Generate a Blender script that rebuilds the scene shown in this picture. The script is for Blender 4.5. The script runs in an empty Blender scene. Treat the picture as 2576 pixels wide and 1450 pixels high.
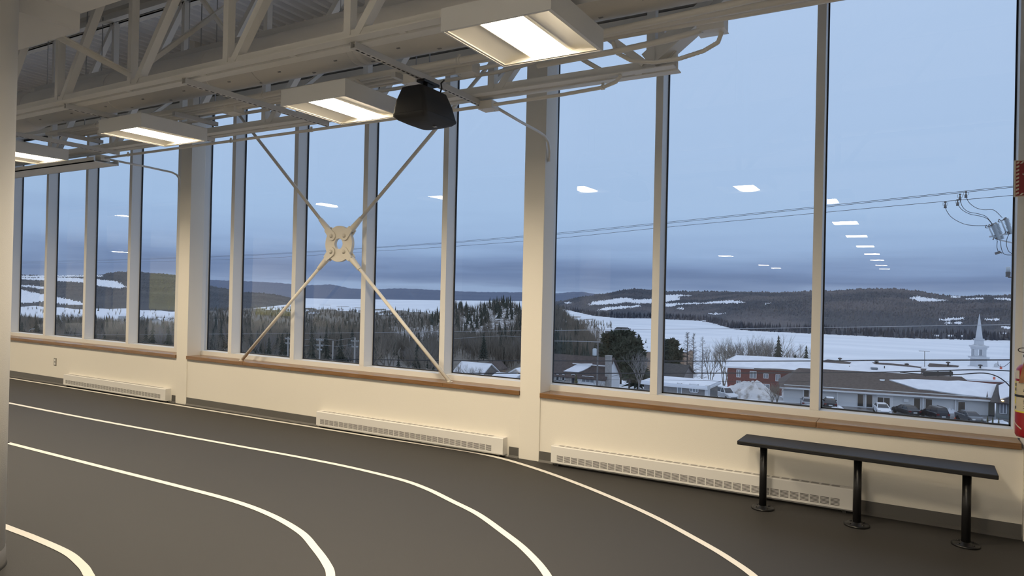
import bpy, bmesh, math, random
from mathutils import Vector, Matrix
SC = bpy.context.scene
COL = SC.collection
PI = math.pi
# ---------------------------------------------------------------- camera (frame 2576 x 1450)
FW, FH, FPX = 2576.0, 1450.0, 1739.62
YAW, PITCH, ROLL, CAMZ = 0.523831397, 0.00487294, 0.022404, 1.6
CAM = Vector((0, 0, CAMZ))
_f = Vector((-math.sin(YAW) * math.cos(PITCH), math.cos(YAW) * math.cos(PITCH), math.sin(PITCH)))
_r0 = Vector((math.cos(YAW), math.sin(YAW), 0)); _u0 = _r0.cross(_f)
_r = math.cos(ROLL) * _r0 + math.sin(ROLL) * _u0
_u = _r.cross(_f)
cam = bpy.data.cameras.new('camera')
cam.sensor_fit = 'HORIZONTAL'; cam.sensor_width = 36.0; cam.lens = FPX / FW * 36.0
cam.clip_start = 0.05; cam.clip_end = 40000
camo = bpy.data.objects.new('camera', cam); COL.objects.link(camo)
M = Matrix.Identity(4)
for i in range(3):
    M[i][0] = _r[i]; M[i][1] = _u[i]; M[i][2] = -_f[i]; M[i][3] = CAM[i]
camo.matrix_world = M
SC.camera = camo

# ---------------------------------------------------------------- sky, exposure
SC.view_settings.view_transform = 'Standard'
SC.view_settings.look = 'None'
SC.view_settings.gamma = 1.0
SC.view_settings.use_curve_mapping = False
SC.view_settings.exposure = 0.0
SC.cycles.max_bounces = 7
SC.cycles.diffuse_bounces = 4
SC.cycles.glossy_bounces = 3
SC.cycles.transparent_max_bounces = 12
SC.cycles.transmission_bounces = 4
SC.cycles.caustics_reflective = False
SC.cycles.caustics_refractive = False
SC.cycles.sample_clamp_indirect = 4.0

w = bpy.data.worlds.new('overcast_sky'); SC.world = w; w.use_nodes = True
nt = w.node_tree; nt.nodes.clear()
def N(t, **kw):
    n = nt.nodes.new(t)
    for k, v in kw.items(): setattr(n, k, v)
    return n
tc = N('ShaderNodeTexCoord'); sep = N('ShaderNodeSeparateXYZ')
nt.links.new(tc.outputs['Generated'], sep.inputs[0])
mp = N('ShaderNodeMapping'); mp.inputs['Scale'].default_value = (2.2, 2.2, 26)
nt.links.new(tc.outputs['Generated'], mp.inputs[0])
no = N('ShaderNodeTexNoise'); no.inputs['Scale'].default_value = 1.6; no.inputs['Detail'].default_value = 5
nt.links.new(mp.outputs[0], no.inputs['Vector'])
mu = N('ShaderNodeMath', operation='MULTIPLY_ADD'); mu.inputs[1].default_value = 0.06; mu.inputs[2].default_value = -0.03
nt.links.new(no.outputs[0], mu.inputs[0])
ad = N('ShaderNodeMath', operation='ADD')
nt.links.new(sep.outputs[2], ad.inputs[0]); nt.links.new(mu.outputs[0], ad.inputs[1])
rp = N('ShaderNodeValToRGB')
def srgb(r, g, b):
    c = []
    for x in (r, g, b):
        x /= 255.0
        c.append(x / 12.92 if x <= 0.04045 else ((x + 0.055) / 1.055) ** 2.4)
    return (*c, 1)
SKY = [(-0.02, (120, 136, 166)), (0.002, (142, 162, 195)), (0.012, (120, 138, 172)), (0.024, (105, 124, 160)), (0.04, (122, 143, 180)),
       (0.068, (144, 168, 204)), (0.11, (156, 181, 215)), (0.2, (162, 185, 218)), (0.4, (170, 191, 223)), (0.7, (196, 208, 233)), (1.0, (212, 219, 236))]
cr = rp.color_ramp
cr.elements[0].position = 0.0; cr.elements[1].position = 1.0
for k, (z, c) in enumerate(SKY):
    pos = (z + 0.02) / 1.02
    if k == 0: e = cr.elements[0]
    elif k == len(SKY) - 1: e = cr.elements[-1]
    else: e = cr.elements.new(pos)
    e.position = pos; e.color = srgb(*c)
mr = N('ShaderNodeMath', operation='MULTIPLY_ADD'); mr.inputs[1].default_value = 1 / 1.02; mr.inputs[2].default_value = 0.02 / 1.02
nt.links.new(ad.outputs[0], mr.inputs[0]); nt.links.new(mr.outputs[0], rp.inputs[0])
bg = N('ShaderNodeBackground'); bg.inputs['Strength'].default_value = 1.2
out = N('ShaderNodeOutputWorld')
nt.links.new(rp.outputs[0], bg.inputs[0]); nt.links.new(bg.outputs[0], out.inputs[0])
LAMP_COLOR = (1.0, 0.835, 0.60)      # warm white tubes in the ceiling luminaires
LAMP_GLOW = 34.0      # brightness of the diffuser itself
REAR_WATT = 62.0     # rear lights, boosted to brighten the trusses and ceiling
LAMP_WATT = 39.0      # light each luminaire throws down

# ---------------------------------------------------------------- helpers
def ray(u, v):
    return ((u - FW / 2) / FPX) * _r - ((v - FH / 2) / FPX) * _u + _f
def P(u, v, t): return CAM + ray(u, v) * t                       # point seen at (u, v), t metres deep
def onz(u, v, z):
    d = ray(u, v); return CAM + d * ((z - CAMZ) / d.z)
def ony(u, v, y):
    d = ray(u, v); return CAM + d * (y / d.y)
def onplane(u, v, p0, n):
    d = ray(u, v); return CAM + d * ((p0 - CAM).dot(n) / d.dot(n))
def proj(p):
    d = p - CAM; z = d.dot(_f)
    return FW / 2 + FPX * d.dot(_r) / z, FH / 2 - FPX * d.dot(_u) / z, z
def hor(u): return 733.5 + (u - 1288) * 0.0224
def inpoly(x, y, poly):
    c = False; j = len(poly) - 1
    for i in range(len(poly)):
        xi, yi = poly[i]; xj, yj = poly[j]
        if (yi > y) != (yj > y) and x < (xj - xi) * (y - yi) / (yj - yi) + xi: c = not c
        j = i
    return c
def lerp_tab(tab, x):
    if x <= tab[0][0]: return tab[0][1]
    for (a, b), (c, d) in zip(tab, tab[1:]):
        if x <= c: return b + (d - b) * (x - a) / (c - a)
    return tab[-1][1]
def sstep(a, b, x):
    t = min(1, max(0, (x - a) / (b - a))); return t * t * (3 - 2 * t)

MATS = {}
def mat(name, color, rough=0.6, metal=0.0, noise=None, bump=None, spec=0.5, stretch=(1, 1, 1), emit=None, ramp=(0.35, 0.65)):
    """noise = (scale, second colour); bump = (scale, strength)"""
    m = bpy.data.materials.new(name); m.use_nodes = True
    t = m.node_tree; b = t.nodes['Principled BSDF']
    b.inputs['Base Color'].default_value = (*color, 1); b.inputs['Roughness'].default_value = rough
    b.inputs['Metallic'].default_value = metal; b.inputs['Specular IOR Level'].default_value = spec
    if noise or bump:
        co = t.nodes.new('ShaderNodeTexCoord'); ma = t.nodes.new('ShaderNodeMapping')
        ma.inputs['Scale'].default_value = stretch
        t.links.new(co.outputs['Object'], ma.inputs[0])
    if noise:
        n = t.nodes.new('ShaderNodeTexNoise'); n.inputs['Scale'].default_value = noise[0]; n.inputs['Detail'].default_value = 6
        t.links.new(ma.outputs[0], n.inputs['Vector'])
        r = t.nodes.new('ShaderNodeValToRGB')
        r.color_ramp.elements[0].position = ramp[0]; r.color_ramp.elements[1].position = ramp[1]
        r.color_ramp.elements[0].color = (*color, 1); r.color_ramp.elements[1].color = (*noise[1], 1)
        t.links.new(n.outputs[0], r.inputs[0]); t.links.new(r.outputs[0], b.inputs['Base Color'])
    if bump:
        n2 = t.nodes.new('ShaderNodeTexNoise'); n2.inputs['Scale'].default_value = bump[0]; n2.inputs['Detail'].default_value = 3
        t.links.new(ma.outputs[0], n2.inputs['Vector'])
        bp = t.nodes.new('ShaderNodeBump'); bp.inputs['Strength'].default_value = bump[1]; bp.inputs['Distance'].default_value = 0.01
        t.links.new(n2.outputs[0], bp.inputs['Height']); t.links.new(bp.outputs[0], b.inputs['Normal'])
    if emit:
        b.inputs['Emission Color'].default_value = (*emit[0], 1); b.inputs['Emission Strength'].default_value = emit[1]
    MATS[name] = m
    return m

class MB:
    """collects faces for ONE mesh object, in world (or the thing's local) coordinates"""
    def __init__(s): s.v = []; s.f = []; s.mi = []; s.sm = []
    def add(s, vs, fs, mi=0, smooth=False):
        o = len(s.v); s.v += [tuple(x) for x in vs]
        for f in fs: s.f.append(tuple(o + i for i in f)); s.mi.append(mi); s.sm.append(smooth)
        return s
    def box(s, a, b, mi=0):
        x0, y0, z0 = a; x1, y1, z1 = b
        if x0 > x1: x0, x1 = x1, x0
        if y0 > y1: y0, y1 = y1, y0
        if z0 > z1: z0, z1 = z1, z0
        return s.add([(x0, y0, z0), (x1, y0, z0), (x1, y1, z0), (x0, y1, z0), (x0, y0, z1), (x1, y0, z1), (x1, y1, z1), (x0, y1, z1)],
                     [(0, 3, 2, 1), (4, 5, 6, 7), (0, 1, 5, 4), (1, 2, 6, 5), (2, 3, 7, 6), (3, 0, 4, 7)], mi)
    def bar(s, p, q, wd, ht, up=(0, 0, 1), mi=0):
        """rectangular bar from p to q, wd sideways, ht along up"""
        p = Vector(p); q = Vector(q); d = (q - p).normalized(); up = Vector(up)
        sd = d.cross(up)
        if sd.length < 1e-4: sd = d.cross(Vector((0, 1, 0)))
        sd.normalize(); up = sd.cross(d)
        vs = []
        for c in (p, q):
            for a, b in ((-1, -1), (1, -1), (1, 1), (-1, 1)): vs.append(c + sd * a * wd / 2 + up * b * ht / 2)
        return s.add(vs, [(0, 1, 2, 3), (7, 6, 5, 4), (0, 4, 5, 1), (1, 5, 6, 2), (2, 6, 7, 3), (3, 7, 4, 0)], mi)
    def tube(s, pts, r, n=8, mi=0, caps=True):
        pts = [Vector(p) for p in pts]; m = len(pts)
        rs = r if isinstance(r, (list, tuple)) else [r] * m
        vs = []; ref = None
        for i in range(m):
            d = (pts[min(i + 1, m - 1)] - pts[max(i - 1, 0)]).normalized()
            if ref is None:
                ref = d.cross(Vector((0, 0, 1)))
                if ref.length < 1e-3: ref = d.cross(Vector((0, 1, 0)))
            ref = (ref - d * ref.dot(d)).normalized(); b = d.cross(ref)
            for k in range(n):
                a = 2 * PI * k / n; vs.append(pts[i] + (ref * math.cos(a) + b * math.sin(a)) * rs[i])
        fs = [(i * n + k, i * n + (k + 1) % n, (i + 1) * n + (k + 1) % n, (i + 1) * n + k) for i in range(m - 1) for k in range(n)]
        s.add(vs, fs, mi, n > 5)
        if caps:
            o = len(s.v) - m * n
            s.f.append(tuple(o + k for k in reversed(range(n)))); s.mi.append(mi); s.sm.append(False)
            s.f.append(tuple(o + (m - 1) * n + k for k in range(n))); s.mi.append(mi); s.sm.append(False)
        return s
    def lathe(s, prof, c=(0, 0, 0), n=24, mi=0, axis='z'):
        vs = []
        for r, h in prof:
            for k in range(n):
                a = 2 * PI * k / n; x, y = r * math.cos(a), r * math.sin(a)
                p = (x, y, h) if axis == 'z' else ((x, -h, y) if axis == 'y' else (h, x, y))
                vs.append((p[0] + c[0], p[1] + c[1], p[2] + c[2]))
        m = len(prof)
        s.add(vs, [(i * n + k, i * n + (k + 1) % n, (i + 1) * n + (k + 1) % n, (i + 1) * n + k) for i in range(m - 1) for k in range(n)], mi, True)
        o = len(s.v) - m * n
        if prof[0][0] > 1e-6: s.f.append(tuple(o + k for k in reversed(range(n)))); s.mi.append(mi); s.sm.append(False)
        if prof[-1][0] > 1e-6: s.f.append(tuple(o + (m - 1) * n + k for k in range(n))); s.mi.append(mi); s.sm.append(False)
        return s
    def prism(s, poly, a, b, axis='y', mi=0):
        """polygon extruded along an axis from a to b; poly in the two other axes (xz for y, yz for x, xy for z)"""
        n = len(poly)
        def pt(p, h): return (p[0], h, p[1]) if axis == 'y' else ((h, p[0], p[1]) if axis == 'x' else (p[0], p[1], h))
        vs = [pt(p, a) for p in poly] + [pt(p, b) for p in poly]
        fs = [tuple(range(n)), tuple(reversed(range(n, 2 * n)))] + [(i, n + i, n + (i + 1) % n, (i + 1) % n) for i in range(n)]
        return s.add(vs, fs, mi)
    def build(s, name, mats, parent=None, off=None, bevel=0.0, smooth=False):
        me = bpy.data.meshes.new(name)
        o = Vector(off) if off is not None else Vector((0, 0, 0))
        me.from_pydata([Vector(v) - o for v in s.v], [], s.f)
        if not isinstance(mats, (list, tuple)): mats = [mats]
        for m in mats: me.materials.append(MATS[m] if isinstance(m, str) else m)
        me.polygons.foreach_set('material_index', s.mi)
        me.polygons.foreach_set('use_smooth', [True] * len(s.f) if smooth else s.sm)
        bm = bmesh.new(); bm.from_mesh(me); bmesh.ops.recalc_face_normals(bm, faces=bm.faces); bm.to_mesh(me); bm.free()
        me.update()
        ob = bpy.data.objects.new(name, me); COL.objects.link(ob)
        if parent is not None: ob.parent = parent
        if bevel:
            mo = ob.modifiers.new('bevel', 'BEVEL'); mo.width = bevel; mo.segments = 2; mo.limit_method = 'ANGLE'; mo.angle_limit = 0.7
        return ob

def tag(o, label=None, cat=None, group=None, kind=None):
    if label: o['label'] = label
    if cat: o['category'] = cat
    if group: o['group'] = group
    if kind: o['kind'] = kind
    return o
def thing(name, loc, label, cat, group=None, rotz=0.0):
    o = bpy.data.objects.new(name, None); COL.objects.link(o)
    o.empty_display_size = 0.1
    o.location = loc; o.rotation_euler = (0, 0, rotz)
    return tag(o, label, cat, group)
def dup(root, loc=None, rotz=None, label=None, group=None, scale=None):
    r = root.copy(); COL.objects.link(r)
    if loc is not None: r.location = loc
    if rotz is not None: r.rotation_euler = (0, 0, rotz)
    if scale is not None: r.scale = (scale, scale, scale) if not isinstance(scale, tuple) else scale
    if label: r['label'] = label
    if group: r['group'] = group
    for ch in list(root.children):
        c = ch.copy(); COL.objects.link(c); c.parent = r
        for g in list(ch.children):
            d = g.copy(); COL.objects.link(d); d.parent = c
    return r
def struct(name, mb, m, parent=None, **k):
    o = mb.build(name, m, parent, **k)
    if parent is None: o['kind'] = 'structure'
    return o
# ---------------------------------------------------------------- materials, indoors
mat('wall_paint', (0.80, 0.765, 0.69), 0.75, bump=(160, 0.12))
mat('ceiling_paint', (0.80, 0.78, 0.74), 0.85)
mat('rubber_floor', (0.036, 0.034, 0.033), 0.6, noise=(260, (0.052, 0.049, 0.046)), bump=(420, 0.25), spec=0.35)
mat('line_paint', (0.80, 0.77, 0.71), 0.6)
mat('base_rubber', (0.10, 0.095, 0.088), 0.55)
mat('sill_wood', (0.255, 0.140, 0.064), 0.27, noise=(3.0, (0.185, 0.096, 0.040)), stretch=(1.2, 22, 22), spec=0.5)
mat('frame_metal', (0.74, 0.73, 0.70), 0.45, spec=0.4)
mat('gasket_rubber', (0.012, 0.012, 0.014), 0.5)
mat('steel_paint', (0.80, 0.775, 0.72), 0.6, bump=(60, 0.05))
mat('duct_paint', (0.82, 0.785, 0.73), 0.5)
mat('deck_metal', (0.80, 0.80, 0.80), 0.5)
mat('strut_metal', (0.62, 0.61, 0.59), 0.45, metal=0.0)
mat('dark_slot', (0.02, 0.02, 0.02), 0.8)
mat('enamel', (0.78, 0.765, 0.735), 0.4)
mat('heater_slot', (0.10, 0.095, 0.09), 0.7)
mat('heater_top_slot', (0.34, 0.33, 0.32), 0.7)
mat('black_board', (0.012, 0.012, 0.013), 0.5, spec=0.3)
mat('black_metal', (0.010, 0.010, 0.011), 0.33)
mat('black_plastic', (0.012, 0.012, 0.013), 0.55, bump=(300, 0.2))
mat('grille_mesh', (0.016, 0.016, 0.017), 0.6, bump=(500, 0.4))
mat('brace_paint', (0.76, 0.72, 0.64), 0.5)
mat('bolt_paint', (0.70, 0.66, 0.58), 0.5)
mat('lamp_housing', (0.80, 0.79, 0.76), 0.5)
mat('lamp_reflector', (0.86, 0.82, 0.73), 0.5)
mat('lamp_lens', (0.9, 0.88, 0.8), 0.5, emit=(LAMP_COLOR, LAMP_GLOW))
mat('conduit_paint', (0.80, 0.77, 0.71), 0.45)
mat('galvanized', (0.45, 0.45, 0.45), 0.4, metal=0.6)
mat('outlet_steel', (0.30, 0.28, 0.25), 0.4, metal=0.5)
mat('outlet_white', (0.8, 0.79, 0.75), 0.4)
mat('pad_vinyl', (0.74, 0.68, 0.16), 0.5)
mat('pad_dark', (0.05, 0.05, 0.05), 0.5)
mat('extinguisher_red', (0.32, 0.012, 0.02), 0.3)
mat('sign_red', (0.21, 0.006, 0.012), 0.45)
mat('sign_cream', (0.60, 0.55, 0.45), 0.5)
mat('paper', (0.62, 0.56, 0.42), 0.7, noise=(14, (0.55, 0.49, 0.36)))
mat('print_black', (0.02, 0.02, 0.02), 0.7)
mat('label_yellow', (0.72, 0.60, 0.06), 0.6)
mat('tag_paper', (0.42, 0.20, 0.09), 0.7, noise=(20, (0.30, 0.13, 0.06)))
mat('hose_black', (0.01, 0.01, 0.01), 0.4)

# window glass: clear, a little reflective like double glazing
g = bpy.data.materials.new('window_glass'); g.use_nodes = True; t = g.node_tree; t.nodes.clear()
o_ = t.nodes.new('ShaderNodeOutputMaterial'); mx = t.nodes.new('ShaderNodeMixShader')
tr = t.nodes.new('ShaderNodeBsdfTransparent'); tr.inputs[0].default_value = (0.93, 0.96, 0.955, 1)
gl = t.nodes.new('ShaderNodeBsdfGlossy'); gl.inputs['Roughness'].default_value = 0.0; gl.inputs[0].default_value = (0.95, 0.97, 1, 1)
ge = t.nodes.new('ShaderNodeNewGeometry'); dt = t.nodes.new('ShaderNodeVectorMath'); dt.operation = 'DOT_PRODUCT'
t.links.new(ge.outputs['Incoming'], dt.inputs[0]); t.links.new(ge.outputs['Normal'], dt.inputs[1])
def mth(op, a, b_=None):
    n = t.nodes.new('ShaderNodeMath'); n.operation = op; n.use_clamp = op == 'MULTIPLY_ADD'
    for i, q in enumerate((a, b_)):
        if q is None: continue
        if isinstance(q, (int, float)): n.inputs[i].default_value = q
        else: t.links.new(q, n.inputs[i])
    return n.outputs[0]
ab = mth('ABSOLUTE', dt.outputs['Value']); iv = mth('SUBTRACT', 1.0, ab); pw_ = mth('POWER', iv, 5.0)
fm = mth('MULTIPLY_ADD', pw_, 0.85); fm.node.inputs[2].default_value = 0.048
t.links.new(fm, mx.inputs[0])
t.links.new(tr.outputs[0], mx.inputs[1]); t.links.new(gl.outputs[0], mx.inputs[2]); t.links.new(mx.outputs[0], o_.inputs[0])
MATS['window_glass'] = g

# ---------------------------------------------------------------- room shell
WY = 5.80           # face of the low wall below the windows
XL, XR, YB = -36.0, 3.2, -26.0
mat('hall_bounce_floor', (0.56, 0.57, 0.60), 0.6, noise=(5, (0.50, 0.51, 0.54)))  # kept pale so the unseen floor bounces lamp light upwards
m = MB(); m.box((XL, 0.4, -0.3), (XR, 6.3, 0)); m.box((XL, YB, -0.3), (XL + 8, 0.4, 0)); floor = struct('floor', m, 'rubber_floor')
m = MB(); m.box((XL + 8, YB, -0.3), (XR, 0.4, -0.002)); struct('floor_bounce', m, 'hall_bounce_floor')['kind'] = 'structure'  # pale floor behind the viewer, added to brighten the ceiling

def ribbon(pts, wd, name, z0=0.0, z1=0.0025):
    """a painted stripe following a smooth curve through pts"""
    q = []
    n = len(pts)
    for i in range(n - 1):
        p0, p1, p2, p3 = pts[max(i - 1, 0)], pts[i], pts[i + 1], pts[min(i + 2, n - 1)]
        for k in range(8):
            s = k / 8
            q.append(tuple(0.5 * (2 * p1[a] + (p2[a] - p0[a]) * s + (2 * p0[a] - 5 * p1[a] + 4 * p2[a] - p3[a]) * s * s + (3 * p1[a] - p0[a] - 3 * p2[a] + p3[a]) * s ** 3) for a in (0, 1)))
    q.append(pts[-1])
    vs = []
    for i, p in enumerate(q):
        a = Vector(q[max(i - 1, 0)]); b = Vector(q[min(i + 1, len(q) - 1)]); d = (b - a).normalized(); nn = Vector((-d.y, d.x))
        for sgn in (0.5, -0.5): vs.append((p[0] + nn.x * wd * sgn, p[1] + nn.y * wd * sgn, z1))
    m = MB(); m.add(vs, [(2 * i, 2 * i + 1, 2 * i + 3, 2 * i + 2) for i in range(len(q) - 1)])
    return m.build(name, 'line_paint', floor)
LW = 0.05
l = ribbon([(-30, 5.69), (-16, 5.69), (-12.6, 5.695), (-9, 5.70), (-6.6, 5.71), (-5.2, 5.72), (-4.35, 5.74), (-3.75, 5.745), (-3.35, 5.69), (-2.95, 5.56), (-2.55, 5.39), (-2.08, 5.15), (-1.6, 4.86), (-1.2, 4.56), (-0.93, 4.33), (-0.7, 4.07), (-0.35, 3.5), (-0.1, 2.8), (0, 2)], LW, 'lane_line')
tag(l, 'outermost white lane line skirting the wall')
ribbon([(-30, 4.53), (-14, 4.533), (-10.2, 4.537), (-8.5, 4.545), (-6.8, 4.585), (-5.3, 4.63), (-4.75, 4.64), (-4.25, 4.63), (-3.68, 4.575), (-3.33, 4.48), (-2.97, 4.325), (-2.66, 4.185), (-2.33, 3.975), (-2.04, 3.77), (-1.75, 3.5), (-1.5, 3.15), (-1.3, 2.7), (-1.2, 2.0)], LW, 'lane_line')
ribbon([(-30, 3.42), (-10, 3.42), (-7.6, 3.425), (-6.1, 3.43), (-4.9, 3.437), (-4.3, 3.425), (-3.84, 3.36), (-3.42, 3.235), (-3.13, 3.085), (-2.91, 2.955), (-2.76, 2.84), (-2.55, 2.6), (-2.4, 2.2), (-2.35, 1.6)], LW, 'lane_line')
ribbon([(-30, 2.262), (-10, 2.262), (-7, 2.262), (-5.05, 2.262), (-4.7, 2.261), (-4.3, 2.243), (-4.05, 2.195), (-3.9, 2.15), (-3.75, 2.08), (-3.6, 1.9), (-3.5, 1.6)], LW, 'lane_line')

m = MB(); m.box((XL, WY, 0), (0.675, 6.25, 0.605)); struct('wall_front', m, 'wall_paint')
m = MB(); m.box((0.676, 5.755, 0), (XR, 6.3, 5.2)); struct('wall_right_pier', m, 'wall_paint')['kind'] = 'structure'
m = MB(); m.box((XR, YB, -0.3), (XR + 0.2, 6.3, 5.2)); struct('wall_right', m, 'wall_paint')
m = MB(); m.box((XL - 0.2, YB, -0.3), (XL, 6.3, 5.2)); struct('wall_left', m, 'wall_paint')
m = MB(); m.box((XL, YB - 0.2, -0.3), (XR, YB, 5.2)); struct('wall_back', m, 'wall_paint')
# inner core of the hall the track runs around
m = MB(); m.box((XL + 1, -8.3, 0), (-9.0, -7.9, 3.32)); struct('wall_core', m, 'wall_paint')['kind'] = 'structure'
# header wall above the glazing
m = MB(); m.box((XL, 6.0, 4.16), (XR, 6.3, 5.2)); struct('wall_header', m, 'ceiling_paint')
m = MB(); m.box((XL, 6.10, 4.09), (0.676, 6.28, 4.16)); struct('trim_shade_gap', m, 'gasket_rubber')['kind'] = 'structure'  # black strip painting the shadowed gap under the header
# flat ceiling of the rear hall and boxed bulkhead at the round column
m = MB(); m.box((XL, YB, 3.32), (-4.05, 2.43, 3.42)); struct('ceiling_rear', m, 'ceiling_paint')
m = MB(); m.box((-4.05, YB, 4.84), (XR, 2.40, 4.94)); struct('ceiling_hall', m, 'ceiling_paint')['kind'] = 'structure'  # unseen, raised so light from the hall reaches the trusses
m = MB(); m.box((-9.5, 0.2, 3.2), (-4.63, 2.42, 3.33)); struct('ceiling_bulkhead', m, 'ceiling_paint')['kind'] = 'structure'
m = MB(); m.box((XL, 2.35, 3.42), (-4.05, 2.43, 5.2)); m.box((-4.13, YB, 3.42), (-4.05, 2.35, 5.2)); struct('wall_upper', m, 'ceiling_paint')
# ribbed steel roof deck, ribs running towards the windows
m = MB(); x = XL; vs = []; PIT = 0.16
prof = [(0, 0), (0.055, 0), (0.078, 0.045), (0.137, 0.045), (0.16, 0)]
pts = []
while x < XR:
    for a, h in prof[:-1]: pts.append((x + a, 4.83 + h))
    x += PIT
n = len(pts)
vs = [(a, 2.40, h) for a, h in pts] + [(a, 6.3, h) for a, h in pts]
m.add(vs, [(i, i + 1, n + i + 1, n + i) for i in range(n - 1)])
m.box((XL, 2.36, 4.95), (XR, 6.35, 5.0)); struct('ceiling', m, 'deck_metal')

# vinyl base along the wall
BS = [(XL, -11.16), (-8.60, -8.512), (-8.286, -5.84), (-3.34, -3.232), (-3.01, -2.855), (-0.345, 0.672)]
for i, (a, b) in enumerate(BS):
    m = MB(); m.prism([(5.799, 0), (5.799, 0.10), (5.793, 0.10), (5.792, 0.022), (5.775, 0.004), (5.775, 0)], a, b, 'x'); struct('baseboard_front' if i == 0 else 'baseboard_front_%d' % (i + 1), m, 'base_rubber')

# pilasters of the front wall, running up past the sill to the roof
for i, (a, b) in enumerate([(-13.79, -13.57), (-8.511, -8.287), (-3.231, -3.011)]):
    lab = ['cream boxed column half hidden at far left between windows', 'cream boxed column between the left and middle window bays', 'cream boxed column between the middle and right window bays, nearest full one'][i]
    t_ = thing('wall_column', ((a + b) / 2, 5.9, 0), lab, 'column', 'boxed columns along the window wall')
    o = t_.location
    m = MB(); m.box((a, 5.788, 0), (b, 5.995, 4.9)); m.build('column_casing', 'wall_paint', t_, off=o, bevel=0.004)
    m = MB(); m.box((a + 0.02, 5.995, 0.655), (b - 0.008, 6.05, 4.15)); m.build('edge_trim', 'frame_metal', t_, off=o)

# laminate sills
for i, (a, b, j) in enumerate([(XL, -8.512, [-20.0]), (-8.286, -3.2325, [-4.13, -7.17]), (-3.010, 0.662, [-0.615])]):
    m = MB(); cuts = [a] + sorted(j) + [b]
    for c, d in zip(cuts, cuts[1:]): m.prism([(5.772, 0.606), (5.772, 0.650), (6.06, 0.650), (6.06, 0.606)], c + 0.0008, d - 0.0008, 'x')
    struct('trim_%d' % (i + 1), m, 'sill_wood', bevel=0.003)

# glazing: three bays, each with its frame pieces and panes
FY, GY = 6.0, 6.15
def bay(nm, x0, x1, mull, left_jamb, right_jamb):
    w_ = thing(nm, ((x0 + x1) / 2, FY, 0.65), None, None); w_['kind'] = 'structure'
    o = w_.location
    MW = 0.066
    m = MB(); m.box((x0, FY, 0.65), (x1, GY, 0.705)); m.box((x0, FY + 0.01, 0.66), (x1, GY + 0.1, 0.69)); m.build('bottom_rail', 'frame_metal', w_, off=o)
    m = MB(); m.box((x0, FY, 4.055), (x1, GY, 4.13)); m.build('head_rail', 'frame_metal', w_, off=o)
    edges = []
    if left_jamb: edges.append((x0, x0 + 0.03))
    for c in mull: edges.append((c - MW / 2, c + MW / 2))
    if right_jamb: edges.append((x1 - right_jamb, x1))
    for a, b in edges:
        m = MB(); m.box((a, FY, 0.706), (b, GY, 4.054)); m.build('mullion', 'frame_metal', w_, off=o)
    bounds = ([x0] if not left_jamb else []) + [q for e in edges for q in e] + ([x1] if not right_jamb else [])
    if left_jamb: bounds = bounds[1:]
    if right_jamb: bounds = bounds[:-1]
    for a, b in zip(bounds[::2], bounds[1::2]):
        m = MB()
        G = 0.011
        m.box((a, GY - 0.004, 0.705), (a + G, GY + 0.012, 4.056)); m.box((b - G, GY - 0.004, 0.705), (b, GY + 0.012, 4.056))
        m.box((a, GY - 0.004, 0.705), (b, GY + 0.012, 0.705 + G)); m.box((a, GY - 0.004, 4.02), (b, GY + 0.012, 4.056))
        m.build('gasket', 'gasket_rubber', w_, off=o)
        m = MB(); m.add([(a, GY + 0.004, 0.7), (b, GY + 0.004, 0.7), (b, GY + 0.004, 4.06), (a, GY + 0.004, 4.06)], [(0, 1, 2, 3)])
        m.build('pane', 'window_glass', w_, off=o)
MA = [-12.319, -11.160, -10.0, -8.851]
bay('window_1', -13.60, -8.42, [-13.48] + MA, False, 0)
bay('window_2', -8.40, -3.13, [-7.715, -6.562, -5.432, -4.313, -3.17], True, 0)
bay('window_3', -3.10, 0.70, [-1.983, -0.657], True, 0.063)
bay('window_4', -36.0, -13.75, [-14.65 - 1.16 * k for k in range(18)], False, 0)
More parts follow.
